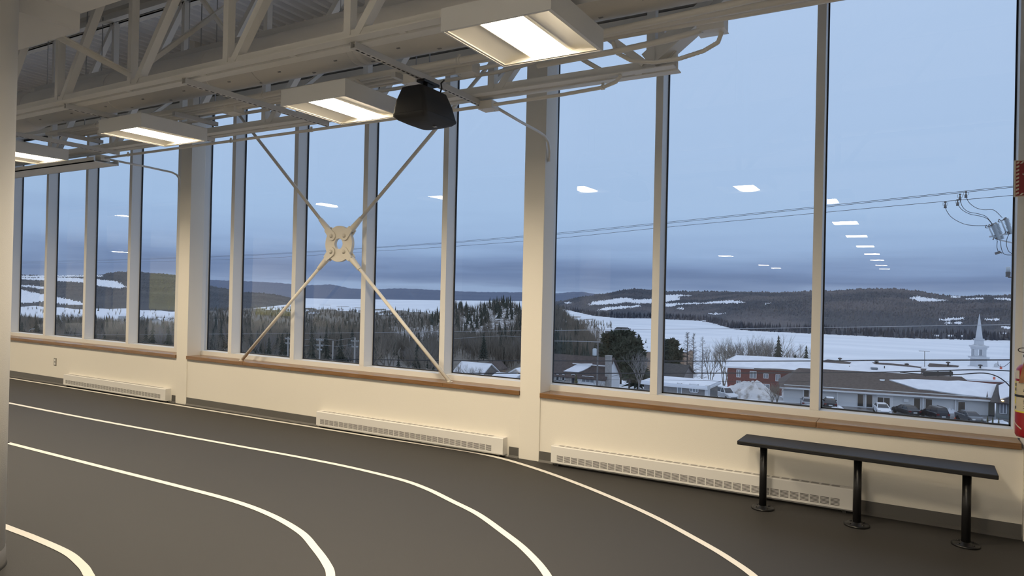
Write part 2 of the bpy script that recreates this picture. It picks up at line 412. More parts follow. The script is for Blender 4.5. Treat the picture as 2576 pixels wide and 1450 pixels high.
# ---------------------------------------------------------------- roof steel, duct, services
ZC = 3.13
def truss(lab, yc, x0, x1, nodes, up, name='roof_truss'):
    """steel truss: double angle chords and single web members; yc is the gap between the two bottom angles"""
    t_ = thing(name, ((x0 + x1) / 2, yc, ZC), lab, 'truss', 'steel roof trusses')
    o = t_.location
    for s in (-1, 1):
        m = MB(); y1 = yc + s * 0.017
        m.prism([(y1, ZC), (y1 + s * 0.078, ZC), (y1 + s * 0.078, ZC + 0.007), (y1 + s * 0.007, ZC + 0.010), (y1 + s * 0.007, ZC + 0.08), (y1, ZC + 0.08)], x0, x1, 'x')
        m.build('bottom_chord', 'steel_paint', t_, off=o)
    m = MB()
    for s in (-1, 1):
        m.box((x0 - 0.5 if x0 > -20 else x0, yc + s * 0.017, 4.60), (x1 + 1.6, yc + s * 0.1, 4.61))
        m.box((x0 - 0.5 if x0 > -20 else x0, yc + s * 0.017, 4.60), (x1 + 1.6, yc + s * 0.026, 4.72))
    m.box((x0, yc - 0.1, 4.72), (x1 + 1.6, yc + 0.1, 4.79)); m.build('top_chord', 'steel_paint', t_, off=o)
    k = x1 - 0.3
    while k > -9.5:
        m = MB(); m.box((k, yc - 0.0165, ZC + 0.004), (k + 0.05, yc + 0.0165, ZC + 0.02)); m.build('spacer', 'steel_paint', t_, off=o); k -= 0.93
    for a, b in zip(nodes, nodes[1:] + [nodes[-1] + (nodes[1] - nodes[0])]):
        if a < -9.6: continue
        for p, q in (((a, yc, ZC + 0.05), (a, yc, 4.66)), ((a + 0.085, yc, ZC + 0.06), (b + 0.02, yc, 4.64))):
            m = MB(); d = (Vector(q) - Vector(p)).normalized(); sd = Vector((-d.z, 0, d.x))
            # angle section: one leg flat to the hall, one leg turned away
            for off, wd, ht in ((Vector((0, -0.018, 0)), 0.062, 0.007),):
                m.bar(Vector(p) + off, Vector(q) + off, wd, ht, (0, 1, 0))
            m.bar(Vector(p) + Vector((d.z, 0, -d.x)) * 0.028 , Vector(q) + Vector((d.z, 0, -d.x)) * 0.028, 0.008, 0.06, (0, 1, 0))
            m.build('web_member', 'steel_paint', t_, off=o)
    return t_, o
na = [-6.49 - 1.13 * k for k in (3, 2, 1)] + [-6.49, -5.41, -4.25, -3.09, -1.94, -0.79]
truss('long steel truss nearest the viewer, double angle chord crossing the upper left', 3.233, -34.0, 0.4, na, 1)
nb = [-10.6, -9.32, -8.03, -6.74, -5.46, -4.165, -2.87, -1.58]
tb, o = truss('steel truss nearer the windows ending in a short plate at the right', 4.59, -34.0, -1.40, nb[:-1] + [nb[-1]], 1)
m = MB(); m.bar((-1.60, 4.60, ZC + 0.07), (0.42, 4.60, 4.70), 0.15, 0.07, (0, 1, 0)); m.bar((-1.535, 4.56, ZC + 0.03), (0.485, 4.56, 4.66), 0.012, 0.15, (0, 1, 0)); m.build('end_diagonal', 'steel_paint', tb, off=o)
m = MB(); m.box((-1.44, 4.573, ZC + 0.08), (-1.40, 4.607, ZC + 0.145)); m.build('end_plate', 'steel_paint', tb, off=o)
m = MB(); m.bar((-1.93, 4.57, ZC + 0.32), (-1.62, 4.57, ZC + 0.06), 0.05, 0.05, (0, 1, 0)); m.build('gusset', 'steel_paint', tb, off=o)
# bridging between the trusses
def bridge(p, q, lab):
    m = MB(); p = Vector(p); q = Vector(q)
    m.bar(p, q, 0.05, 0.006, (0, 0.3, 1)); m.bar(p + Vector((0, 0, -0.02)), q + Vector((0, 0, -0.02)), 0.006, 0.045, (0, 0.3, 1))
    o = m.build('bridging_angle', 'steel_paint'); tag(o, lab, 'brace', 'diagonal braces between the trusses')
bridge((-5.40, 2.44, 3.45), (-5.37, 3.20, 3.26), 'short flat brace leaning from the bulkhead down to the near truss')
bridge((-5.45, 3.30, 4.58), (-5.47, 4.52, 3.62), 'crossed brace between trusses, falling towards the windows above the duct')
bridge((-5.47, 3.27, 3.30), (-5.45, 4.55, 4.60), 'crossed brace between trusses, rising towards the windows above the duct')
bridge((-3.15, 3.30, 4.58), (-3.17, 4.52, 3.62), 'brace above the nearest ceiling light, falling towards the windows')
bridge((-2.87, 4.60, ZC + 0.12), (-2.75, 5.95, 4.5), 'brace from far truss up to the wall above middle column')
bridge((-5.46, 4.60, ZC + 0.12), (-5.40, 5.95, 4.5), 'brace from far truss up to the wall behind second ceiling light')
bridge((-8.03, 4.60, ZC + 0.12), (-8.00, 5.95, 4.5), 'brace from far truss up to the wall at the left column')

# round supply duct with hanging rail
t_ = thing('air_duct', (-4, 4.14, 3.60), 'long round beige air duct hanging between the two trusses', 'duct'); o = t_.location
m = MB(); DR = 0.195
m.lathe([(DR - 0.012, -8.76), (DR, -8.76), (DR, -4.0), (DR, -1.4), (DR, 1.6), (DR - 0.012, 1.6), (DR - 0.012, -8.76)], (0, 4.14, 3.575), 40, 0, 'x'); m.build('duct_pipe', 'duct_paint', t_, off=o)
m = MB(); m.lathe([(DR + 0.03, -9.20), (DR + 0.03, -8.95), (DR, -8.74), (0.01, -8.74)], (0, 4.14, 3.575), 40, 0, 'x'); m.build('end_cap', 'duct_paint', t_, off=o)
for x in (-7.1, -5.55, -4.95, -3.86, -3.80, -3.74, -2.2):
    m = MB(); m.lathe([(DR, x - 0.006), (DR + 0.004, x - 0.004), (DR + 0.004, x + 0.004), (DR, x + 0.006)], (0, 4.14, 3.575), 40, 0, 'x'); m.build('seam', 'duct_paint', t_, off=o)
m = MB(); m.box((-8.75, 4.10, 3.785), (1.5, 4.16, 3.82)); m.box((-8.75, 4.095, 3.76), (1.5, 4.105, 3.82)); m.build('hanging_rail', 'strut_metal', t_, off=o)
rnd = random.Random(4)
for k in range(26):
    m = MB()
    x = -8.5 + k * 0.32; a = -2.0 + (0.35 if k % 2 else -0.1)
    y_, z_ = 4.14 + (DR + 0.001) * math.cos(a), 3.575 + (DR + 0.001) * math.sin(a)
    m.box((x, y_ - 0.008, z_ - 0.002), (x + 0.03, y_ + 0.008, z_ + 0.004)); m.build('air_slot', 'heater_top_slot', t_, off=o)
for x in (-8.55, -6.0, -4.05, -1.8):
    m = MB(); m.tube([(x, 4.13, 3.80), (x, 4.13, 4.86)], 0.004, 6); m.lathe([(0.012, 3.82), (0.012, 3.84)], (x, 4.13, 0), 8); m.build('hanger_wire', 'galvanized', t_, off=o)

# conduits
def conduit(pts, r, lab, clamps=()):
    m = MB(); m.tube(pts, r, 10)
    o = m.build('conduit', 'conduit_paint'); tag(o, lab, 'conduit', 'painted electrical conduits under the roof')
    for c in clamps:
        k = MB(); k.lathe([(r + 0.004, -0.012), (r + 0.004, 0.012)], c, 10, 0, 'x'); k.box((c[0] - 0.01, c[1] - 0.006, c[2]), (c[0] + 0.01, c[1] + 0.006, c[2] + r + 0.02)); k.build('pipe_clamp', 'conduit_paint', o)
    return o
ZP = 3.285
conduit([(-8.6, 4.17, ZP), (-1.95, 4.17, ZP), (0.5, 4.17, ZP + 0.02)], 0.024, 'thickest conduit of the overhead bundle, nearest the duct', [(-7.6, 4.17, ZP), (-5.0, 4.17, ZP), (-2.9, 4.17, ZP)])
conduit([(-8.6, 4.24, ZP), (-0.2, 4.24, ZP), (0.5, 4.24, ZP)], 0.019, 'second conduit of the overhead bundle from the duct', [(-5.6, 4.24, ZP)])
conduit([(-8.4, 4.32, ZP), (-2.95, 4.32, ZP)], 0.022, 'third conduit of the overhead bundle, stopping at the box by the speaker')
conduit([(-8.4, 4.39, ZP), (-2.9, 4.39, ZP), (-2.55, 4.40, ZP + .01), (-2.4, 4.36, ZP + 0.03), (-2.2, 4.2, ZP + 0.06)], 0.015, 'thin fourth conduit of the overhead bundle, bending up behind nearest light')
conduit([(-8.4, 4.47, ZP - 0.02), (-2.75, 4.47, ZP - 0.02), (-2.45, 4.46, ZP), (-2.25, 4.36, ZP + 0.04), (-2.1, 4.2, ZP + 0.06)], 0.015, 'thin outermost conduit of the overhead bundle, next to the far truss')
conduit([(-2.3, 4.10, 3.26), (-1.75, 4.10, 3.27), (-1.2, 4.10, 3.29), (-0.3, 4.10, 3.33), (1.2, 4.10, 3.35)], 0.021, 'conduit running right from the nearest light along the window head')
conduit([(-2.3, 4.27, 3.19), (-1.75, 4.27, 3.20), (-1.35, 4.27, 3.22), (-1.2, 4.35, 3.27), (-1.15, 4.38, 3.30)], 0.020, 'lower conduit from the nearest light to the box on end diagonal')
conduit([(-1.9, 4.62, 3.18), (-1.95, 4.60, 3.20), (-2.05, 4.50, 3.26), (-2.15, 4.3, 3.33)], 0.016, 'short bent conduit dropping onto the far truss right of nearest light')
conduit([(-1.78, 4.53, 3.12), (-1.83, 4.57, 3.095), (-1.95, 4.62, 3.085), (-2.3, 4.66, 3.085), (-3.0, 4.68, 3.085), (-5.0, 4.70, 3.085), (-8.4, 4.70, 3.085)], 0.0135, 'long thin conduit slung just below the far truss', [(-1.95, 4.62, 3.085), (-4.95, 4.70, 3.085), (-6.1, 4.70, 3.085), (-7.9, 4.70, 3.085)])
def junction(p, s, lab):
    t_ = thing('junction_box', p, lab, 'junction box', 'square junction boxes on the conduits')
    m = MB(); m.box((-s[0], -s[1], -s[2]), s); m.build('box_body', 'conduit_paint', t_, bevel=0.003)
    m = MB(); m.box((-s[0] - .004, -s[1] - .004, -s[2] - 0.004), (s[0] + .004, s[1] + .004, -s[2])); m.build('cover', 'conduit_paint', t_)
    for a in (-1, 1):
        m = MB(); m.lathe([(0.005, -s[2] - 0.006), (0.005, -s[2] - 0.003)], (a * s[0] * .6, a * s[1] * .6, 0), 8); m.build('screw', 'galvanized', t_)
junction((-2.96, 4.685, 3.085), (0.06, 0.055, 0.032), 'square box where the conduit to the nearest column branches off')
junction((-8.42, 4.70, 3.085), (0.06, 0.055, 0.032), 'square box where the conduit to the left column branches off')
junction((-2.93, 4.33, ZP - 0.01), (0.075, 0.055, 0.04), 'square box above the black speaker on the conduit bundle')
junction((-3.33, 4.18, ZP - 0.08), (0.06, 0.05, 0.035), 'square box just left of the speaker bracket')
junction((-5.6, 4.34, ZP - 0.02), (0.075, 0.06, 0.035), 'square box on the bundle between second and third lights')
junction((-7.75, 4.36, ZP - 0.02), (0.075, 0.06, 0.035), 'square box on the bundle left of third light')
junction((-1.12, 4.40, 3.31), (0.085, 0.06, 0.04), 'square box on the end diagonal near the right window')
# two drops to the columns
conduit([(-2.93, 4.74, 3.085), (-2.97, 5.2, 3.08), (-3.0, 5.62, 3.078), (-2.993, 5.72, 3.06), (-2.985, 5.79, 3.01), (-2.99, 5.83, 2.93), (-2.998, 5.84, 2.84)], 0.0125, 'thin conduit arching from its box onto the nearest column')
conduit([(-8.42, 4.75, 3.085), (-8.5, 5.3, 3.09), (-8.58, 5.70, 3.09), (-8.59, 5.78, 3.07), (-8.59, 5.82, 3.02), (-8.58, 5.83, 2.9)], 0.0125, 'thin conduit arching from its box onto the left column')
# flexible cable loop by the far truss end
pts = [Vector(p) for p in [(-1.74, 4.27, 3.27), (-1.72, 4.30, 3.2), (-1.64, 4.36, 3.155), (-1.5, 4.40, 3.135), (-1.33, 4.42, 3.14), (-1.18, 4.43, 3.17), (-1.09, 4.43, 3.21), (-1.06, 4.42, 3.28)]]
q = []
for a, b in zip(pts, pts[1:]):
    for k in range(12): q.append(a.lerp(b, k / 12))
m = MB(); m.tube(q, [0.013 + (0.002 if i % 2 else 0) for i in range(len(q))], 8)
tag(m.build('flexible_cable', 'conduit_paint'), 'ribbed flexible cable hanging in a loop at the far truss end', 'cable')
m = MB(); m.tube([(-4.15, 4.12, 3.12), (-4.12, 4.14, 3.24), (-4.02, 4.16, 3.29), (-3.9, 4.16, 3.28), (-3.8, 4.15, 3.2)], 0.014, 8)
tag(m.build('flexible_cable', 'conduit_paint'), 'grey flexible cable curled on top of the second ceiling light', 'cable')
# trapeze hangers that carry the conduit bundle
for i, (x, lab) in enumerate([(-3.45, 'steel trapeze hanger under the conduits behind the second light'), (-6.15, 'steel trapeze hanger under the conduits behind the third light'), (-8.2, 'steel trapeze hanger under the conduits behind the fourth light')]):
    t_ = thing('trapeze_hanger', (x, 4.33, ZP - 0.05), lab, 'hanger', 'trapeze hangers under the conduits')
    m = MB(); m.box((-0.02, -0.24, -0.02), (0.02, 0.24, 0.018)); m.build('channel', 'strut_metal', t_)
    for s in (0.035, 0.21):
        m = MB(); m.tube([(0, s, 0), (0, s, 1.45)], 0.005, 6); m.build('threaded_rod', 'galvanized', t_)

# slotted strut channels under the trusses that carry the lights
def strut(x, y0, y1, lab):
    t_ = thing('strut_channel', (x, (y0 + y1) / 2, 3.107), lab, 'channel', 'slotted channels under the trusses')
    o = t_.location
    m = MB(); m.prism([(x - 0.021, 3.1285), (x - 0.021, 3.088), (x + 0.021, 3.088), (x + 0.021, 3.1285), (x + 0.017, 3.1285), (x + 0.017, 3.092), (x - 0.017, 3.092), (x - 0.017, 3.1285)], y0, y1, 'y'); y = y0 + 0.03
    while y < y1 - 0.03: m.box((x - 0.007, y, 3.0872), (x + 0.007, y + 0.03, 3.0885), 1); y += 0.05
    m.build('channel_body', ['strut_metal', 'dark_slot'], t_, off=o)
strut(-3.03, 3.2, 4.66, 'slotted steel channel carrying the black speaker')
strut(-4.70, 3.2, 4.66, 'slotted steel channel just left of the second ceiling light')
strut(-6.32, 3.2, 4.66, 'slotted steel channel over the third ceiling light')
strut(-8.02, 3.2, 4.66, 'slotted steel channel over the fourth ceiling light at far left')

# ceiling luminaires
H = 0.325
def luminaire(loc, lab):
    t_ = thing('ceiling_light', loc, lab, 'ceiling light', 'square ceiling lights')
    m = MB(); T = 0.012
    m.box((-H, -H, 0), (-H + T, H, 0.122)); m.box((H - T, -H, 0), (H, H, 0.122)); m.box((-H + T, -H, 0), (H - T, -H + T, 0.122)); m.box((-H + T, H - T, 0), (H - T, H, 0.122)); m.box((-H, -H, 0.118), (H, H, 0.122))
    m.build('housing', 'lamp_housing', t_)
    m = MB()
    for s in (-1, 1):
        prof = [(s * (H - T - 0.012), 0.010), (s * (H - T - 0.06), 0.026), (s * (H - T - 0.12), 0.034), (s * (H - T - 0.17), 0.034), (s * 0.128, 0.028), (s * 0.128, 0.045)]
        n = len(prof)
        vs = [(a, -H + T, h) for a, h in prof] + [(a, H - T, h) for a, h in prof]
        m.add(vs, [(i, i + 1, n + i + 1, n + i) for i in range(n - 1)], 0, True)
        m.box((s * (H - T), -H + T, 0.004), (s * (H - T - 0.014), H - T, 0.012))
    for s in (-1, 1): # end plates
        m.box((-H + T, s * (H - T), 0.004), (H - T, s * (H - T - 0.014), 0.012))
    m.build('reflector', 'lamp_reflector', t_)
    m = MB(); pr = [(-0.125, 0.027), (-0.07, 0.013), (0, 0.008), (0.07, 0.013), (0.125, 0.027)]; n = 5
    m.add([(a, -H + T + 0.002, h) for a, h in pr] + [(a, H - T - 0.002, h) for a, h in pr], [(i, i + 1, n + i + 1, n + i) for i in range(n - 1)], 0, True)
    m.build('lens', 'lamp_lens', t_)
    li = bpy.data.lights.get('lamp_light')
    if li is None:
        li = bpy.data.lights.new('lamp_light', 'AREA'); li.shape = 'RECTANGLE'; li.size = 0.40; li.size_y = 0.58
        li.color = LAMP_COLOR; li.energy = LAMP_WATT; li.spread = math.radians(152)
    lo = bpy.data.objects.new('lamp_light', li); COL.objects.link(lo); lo.parent = t_; lo.location = (0, 0, 0.003)
    return t_
rl = bpy.data.lights.new('hall_boost_light', 'AREA'); rl.shape = 'RECTANGLE'; rl.size = 0.40; rl.size_y = 0.58; rl.color = (1.0, 0.92, 0.80); rl.energy = REAR_WATT  # boosted light for the rear fittings, lifts trusses and ceiling
def brighter(r):
    for c in r.children:
        if c.type == 'LIGHT': c.data = rl
L0 = luminaire((-1.845, 3.27, 2.96), 'square ceiling light nearest the viewer, at top centre')
SP = [((-3.82, 3.95, 2.96), 'square ceiling light just left of the black speaker'), ((-6.13, 3.885, 2.96), 'square ceiling light third from the right, below the slotted channel'), ((-8.55, 3.89, 2.96), 'square ceiling light cut off by the round column at far left'),
      ((-11.3, 3.86, 2.96), 'square ceiling light hidden behind the round column, further down the windows'), ((-14.1, 3.9, 2.96), 'far square ceiling light along windows, seen only as reflection in left panes')]
for p, lab in SP: dup(L0, p, label=lab)
for k, y in enumerate([1.65, -1.45, -4.4, -7.7, -11.1, -14.7, -18.8, -22.5]):
    q = dup(L0, (-1.05, y, 2.96), label='one of the ceiling lights behind the viewer, reflected in a row in right pane', group='reflected row of ceiling lights')
    if y < 0: brighter(q)
for k, y in enumerate([-11.7, -18.8, -21.8]):
    q = dup(L0, (-5.5, y, 2.96), label='one of the rear lights reflected faintly beside the right mullion', group='reflected rear ceiling lights'); brighter(q)
pad_boost = rl.copy(); pad_boost.energy = 800.0  # much stronger light, made up to brighten the wall pads
for x in (-24.5, -30.5):
    q = dup(L0, (x, -5.6, 2.96), label='one of two added ceiling lights that brighten the wall pads', group='added lights for the wall pads')
    if x < -20:
        for c in q.children:
            if c.type == 'LIGHT': c.data = pad_boost

m = MB(); m.box((-16, 4.56, 3.02), (-8.36, 4.86, 3.032)); m.box((-16, 4.56, 3.02), (-8.36, 4.57, 3.075)); m.box((-16, 4.85, 3.02), (-8.36, 4.86, 3.075))
tag(m.build('cable_tray', 'conduit_paint'), 'shallow cream cable tray under the far truss at far left', 'cable tray')
# ---------------------------------------------------------------- things in the room
# round column at the left edge with the rubber base
t_ = thing('round_column', (-4.52, 1.75, 0), 'thick round cream column at the left edge of the view', 'column'); o = t_.location
m = MB(); m.lathe([(0.25, 0.10), (0.25, 3.32)], (-4.52, 1.75, 0), 64); m.build('shaft', 'wall_paint', t_, off=o)
m = MB(); m.lathe([(0.262, 0), (0.256, 0.02), (0.2535, 0.10), (0.2, 0.10)], (-4.52, 1.75, 0), 64); m.build('base_wrap', 'base_rubber', t_, off=o)

# X brace with ring plate
BY = 5.875
t_ = thing('cross_brace', (-5.69, BY, 2.10), 'cream steel X brace with round centre plate across the middle windows', 'brace'); o = t_.location
c = Vector((-5.69, BY, 2.10))
m = MB()
n = 48; R0, R1 = 0.062, 0.207
vs = []
for r_, y_ in ((R1, BY - 0.020), (R1, BY + 0.020), (R0, BY + 0.020), (R0, BY - 0.020)):
    for k in range(n):
        a = 2 * PI * k / n; vs.append((c.x + r_ * math.cos(a), y_, c.z + r_ * math.sin(a)))
m.add(vs, [(i * n + k, i * n + (k + 1) % n, ((i + 1) % 4) * n + (k + 1) % n, ((i + 1) % 4) * n + k) for i in range(4) for k in range(n)])
m.build('ring_plate', 'brace_paint', t_, off=o, bevel=0.002)
ends = [Vector((-8.12, BY, 4.38)), Vector((-3.30, BY, 4.25)), Vector((-7.32, BY, 0.650)), Vector((-4.11, BY, 0.650))]
for e in ends:
    d = (e - c).normalized(); sd = Vector((-d.z, 0, d.x))
    pin = c + d * 0.135
    a0 = c + d * 0.40
    rd = MB(); rd.tube([c + d * 0.36, e], 0.0195, 16)
    rod = rd.build('rod', 'brace_paint', t_, off=o)
    m = MB(); m.tube([c + d * 0.235, c + d * 0.27, c + d * 0.36, c + d * 0.43], [0.036, 0.035, 0.030, 0.0255], 20)
    for s in (-1, 1):
        y0 = BY + s * 0.021; y1 = BY + s * 0.036
        poly = []
        for k in range(13):
            a = PI / 2 + PI * k / 12
            q = pin + d * (0.055 * math.cos(a)) + sd * (0.055 * math.sin(a)); poly.append((q.x, q.z))
        for q in (c + d * 0.26 - sd * 0.034, c + d * 0.26 + sd * 0.034): poly.append((q.x, q.z))
        m.prism(poly, y0, y1, 'y')
    m.build('fork', 'brace_paint', rod, off=o, bevel=0.002)
    m = MB(); m.lathe([(0.024, 0), (0.024, 0.006), (0.016, 0.008), (0.016, 0.016), (0.013, 0.018), (0.0, 0.018)], (pin.x, BY - 0.036, pin.z), 20, 0, 'y'); m.build('pin', 'bolt_paint', rod, off=o)
    if e.z < 1:
        m = MB(); m.tube([e - d * 0.006 + Vector((0, 0, 0.0)), e + Vector((0, 0, 0.002))], 0.023, 16); m.lathe([(0.032, 0.6505), (0.03, 0.655)], (e.x, BY, 0), 20); m.build('foot_collar', 'brace_paint', rod, off=o)

# baseboard convectors
def heater(loc, L, lab):
    t_ = thing('baseboard_heater', loc, lab, 'heater', 'white baseboard heaters under the windows')
    D, Z0, Z1 = 0.082, 0.022, 0.188
    m = MB(); m.prism([(-D, Z0 + 0.012), (-D, Z1 - 0.006), (-D + 0.006, Z1), (0, Z1), (0, Z0), (-D + 0.012, Z0)], -L / 2, L / 2, 'x'); m.build('casing', 'enamel', t_, bevel=0.0015)
    m = MB(); k = -L / 2 + 0.062; ng = int((L - 0.12) / 0.0715)
    for i in range(ng):
        x0 = k + i * 0.0715
        for j in range(6):
            z = Z0 + 0.030 + j * 0.0095; m.box((x0, -D - 0.0006, z), (x0 + 0.062, -D + 0.003, z + 0.0048))
    m.build('front_grille', 'heater_slot', t_)
    m = MB()
    for i in range(ng):
        x0 = k + i * 0.0715
        m.add([(x0, -0.062, Z1 + 0.0007), (x0 + 0.056, -0.062, Z1 + 0.0007), (x0 + 0.062, -0.022, Z1 + 0.0007), (x0 + 0.006, -0.022, Z1 + 0.0007)], [(0, 1, 2, 3)])
    m.build('top_grille', 'heater_top_slot', t_)
    m = MB()
    for s in (-1, 1): m.box((s * (L / 2 - 0.045), -D + 0.02, 0), (s * (L / 2 - 0.07), -0.01, Z0))
    m.build('foot', 'dark_slot', t_)  # feet coloured dark to merge with the shaded gap under the casing
heater((-9.885, WY - 0.001, 0), 2.52, 'white baseboard heater furthest left, left of the left column')
heater((-4.60, WY - 0.001, 0), 2.47, 'white baseboard heater under the X brace, between the columns')
heater((-1.60, WY - 0.001, 0), 2.50, 'white baseboard heater nearest the viewer, partly behind the bench')

# wall outlet
t_ = thing('wall_outlet', (-11.55, WY, 0.34), 'small duplex power outlet on the wall at far left', 'outlet')
m = MB(); m.box((-0.037, -0.006, -0.058), (0.037, 0, 0.058)); m.build('cover_plate', 'outlet_steel', t_, bevel=0.002)
for s in (-1, 1):
    m = MB(); m.box((-0.017, -0.009, s * 0.026 - 0.017), (0.017, -0.0061, s * 0.026 + 0.017)); m.build('socket', 'outlet_white', t_)

# bench
t_ = thing('bench', (-0.32, 5.47, 0), 'long narrow black bench on three posts by the right windows', 'bench'); o = t_.location
bx = [(-1.105, 5.652), (-1.112, 5.343), (0.491, 5.264), (0.496, 5.574)]
m = MB(); m.prism([(p[0], p[1]) for p in bx], 0.490, 0.520, 'z'); m.build('seat', 'black_board', t_, off=o, bevel=0.005)
for i, (x, y) in enumerate([(-0.947, 5.50), (-0.307, 5.475), (0.336, 5.44)]):
    y += 0.0
    m = MB(); m.tube([(x, y, 0.016), (x, y, 0.487)], 0.0265, 24); m.box((x - 0.08, y - 0.05, 0.482), (x + 0.08, y + 0.05, 0.490)); lg = m.build('leg', 'black_metal', t_, off=o)
    m = MB(); m.lathe([(0.083, 0), (0.083, 0.010), (0.076, 0.015), (0.034, 0.017), (0.030, 0.026), (0.0, 0.026)], (x, y, 0), 32); m.build('floor_flange', 'black_metal', lg, off=o)
    m = MB()
    for k in range(4):
        a = PI / 4 + k * PI / 2; m.lathe([(0.008, 0.014), (0.008, 0.020), (0, 0.021)], (x + 0.058 * math.cos(a), y + 0.058 * math.sin(a), 0), 8)
    m.build('bolt', 'black_metal', lg, off=o)

# hanging speaker
t_ = thing('speaker', (-3.03, 3.97, 2.90), 'black wedge shaped loudspeaker hanging under a slotted channel', 'speaker'); o = t_.location
def ring(z, x0, x1, y0, y1, r=0.03, n=5):
    pts = []
    for cx, cy, a0 in ((x1 - r, y0 + r, -PI / 2), (x1 - r, y1 - r, 0), (x0 + r, y1 - r, PI / 2), (x0 + r, y0 + r, PI)):
        for k in range(n): a = a0 + PI / 2 * k / (n - 1); pts.append((cx + r * math.cos(a), cy + r * math.sin(a), z))
    return pts
RS = [ring(3.035, -3.13, -2.985, 3.84, 4.10), ring(3.025, -3.155, -2.965, 3.82, 4.13), ring(2.93, -3.185, -2.93, 3.795, 4.16), ring(2.835, -3.20, -2.905, 3.785, 4.175)]
m = MB(); n = len(RS[0])
m.add([p for r_ in RS for p in r_], [(i * n + k, i * n + (k + 1) % n, (i + 1) * n + (k + 1) % n, (i + 1) * n + k) for i in range(3) for k in range(n)] + [tuple(range(n))], 0, True); m.build('cabinet', 'black_plastic', t_, off=o)
G = [ring(2.833, -3.203, -2.902, 3.782, 4.178), ring(2.818, -3.202, -2.903, 3.783, 4.177), ring(2.797, -3.18, -2.92, 3.81, 4.15), ring(2.777, -3.14, -2.95, 3.86, 4.10, 0.05), ring(2.768, -3.10, -2.99, 3.93, 4.03, 0.035)]
m = MB(); m.add([p for r_ in G for p in r_], [(i * n + k, i * n + (k + 1) % n, (i + 1) * n + (k + 1) % n, (i + 1) * n + k) for i in range(4) for k in range(n)] + [tuple(range(4 * n, 5 * n))], 0, True); m.build('grille', 'grille_mesh', t_, off=o)
m = MB(); m.box((-2.99, 3.985, 2.7655), (-2.965, 4.01, 2.769)); m.build('badge', 'galvanized', t_, off=o)
m = MB(); m.box((-3.06, 3.88, 3.068), (-2.99, 4.06, 3.086)); m.box((-3.04, 3.93, 3.03), (-3.0, 4.0, 3.07)); m.build('bracket', 'black_metal', t_, off=o)
m = MB(); m.tube([(-2.995, 4.07, 3.02), (-2.985, 4.08, 3.07), (-2.985, 4.07, 3.10), (-2.98, 4.10, 3.13)], 0.006, 8); m.build('speaker_wire', 'hose_black', t_, off=o)

# fire extinguisher and its sign on the right pier
t_ = thing('fire_extinguisher', (0.693, 5.645, 0.72), 'red fire extinguisher hanging on the pier at the right edge', 'fire extinguisher'); X, Y = 0.693, 5.645
o = t_.location
m = MB(); m.lathe([(0.055, 0.715), (0.078, 0.720), (0.086, 0.735), (0.087, 0.78), (0.087, 1.13), (0.082, 1.165), (0.066, 1.188), (0.035, 1.20), (0.026, 1.205), (0.026, 1.225)], (X, Y, 0), 48); m.build('cylinder', 'extinguisher_red', t_, off=o)
def wrap(z0, z1, a0, a1, r, name, mt, n=16):
    m = MB(); vs = []
    for k in range(n + 1):
        a = a0 + (a1 - a0) * k / n
        for z in (z0, z1): vs.append((X + r * math.cos(a), Y + r * math.sin(a), z))
    m.add(vs, [(2 * k, 2 * k + 2, 2 * k + 3, 2 * k + 1) for k in range(n)], 0, True); return m.build(name, mt, t_, off=o)
wrap(0.885, 1.085, PI * 1.02, PI * 1.85, 0.0878, 'instruction_label', 'paper')
wrap(0.882, 0.892, PI * 1.02, PI * 1.85, 0.0884, 'label_border', 'label_yellow')
wrap(0.935, 1.085, PI * 1.02, PI * 1.09, 0.0883, 'label_border', 'label_yellow')
wrap(1.10, 1.155, PI * 1.04, PI * 1.2, 0.0879, 'date_sticker', 'sign_cream')
for i, (z0, z1, a0, a1) in enumerate([(1.03, 1.034, 1.3, 1.7), (1.02, 1.026, 1.3, 1.72), (1.003, 1.011, 1.32, 1.66), (0.965, 0.968, 1.3, 1.7), (0.957, 0.96, 1.3, 1.72), (0.949, 0.952, 1.3, 1.69), (0.941, 0.944, 1.3, 1.71), (0.925, 0.928, 1.3, 1.7), (0.91, 0.913, 1.3, 1.66), (1.05, 1.07, 1.05, 1.1), (1.02, 1.04, 1.05, 1.1), (0.90, 0.92, 1.05, 1.1), (1.06, 1.063, 1.35, 1.6), (1.07, 1.073, 1.35, 1.5)]):
    wrap(z0, z1, PI * a0, PI * a1, 0.0885, 'print_line', 'print_black', 8)
wrap(0.982, 0.997, 0, 2 * PI, 0.0895, 'strap', 'hose_black', 40)
m = MB()
for k in range(8):
    a = PI * (1.03 + 0.03 * k); z = 0.808 - 0.0045 * k
    a2 = PI * (1.03 + 0.03 * (k + 1)); z2 = z - 0.0045
    m.add([(X + 0.088 * math.cos(a), Y + 0.088 * math.sin(a), z), (X + 0.088 * math.cos(a2), Y + 0.088 * math.sin(a2), z2), (X + 0.088 * math.cos(a2), Y + 0.088 * math.sin(a2), z2 + 0.009), (X + 0.088 * math.cos(a), Y + 0.088 * math.sin(a), z + 0.009)], [(0, 1, 2, 3)])
m.build('stripe', 'sign_cream', t_, off=o)
m = MB(); m.box((X - 0.022, Y - 0.022, 1.225), (X + 0.022, Y + 0.022, 1.262)); m.tube([(X - 0.02, Y - 0.02, 1.25), (X - 0.045, Y - 0.03, 1.252)], 0.011, 12); v_ = m.build('valve', 'black_metal', t_, off=o)
m = MB(); m.bar((X - 0.03, Y, 1.275), (X + 0.10, Y - 0.01, 1.295), 0.022, 0.008); m.bar((X - 0.03, Y, 1.262), (X + 0.10, Y - 0.01, 1.25), 0.022, 0.008); m.build('handle', 'black_metal', t_, off=o)
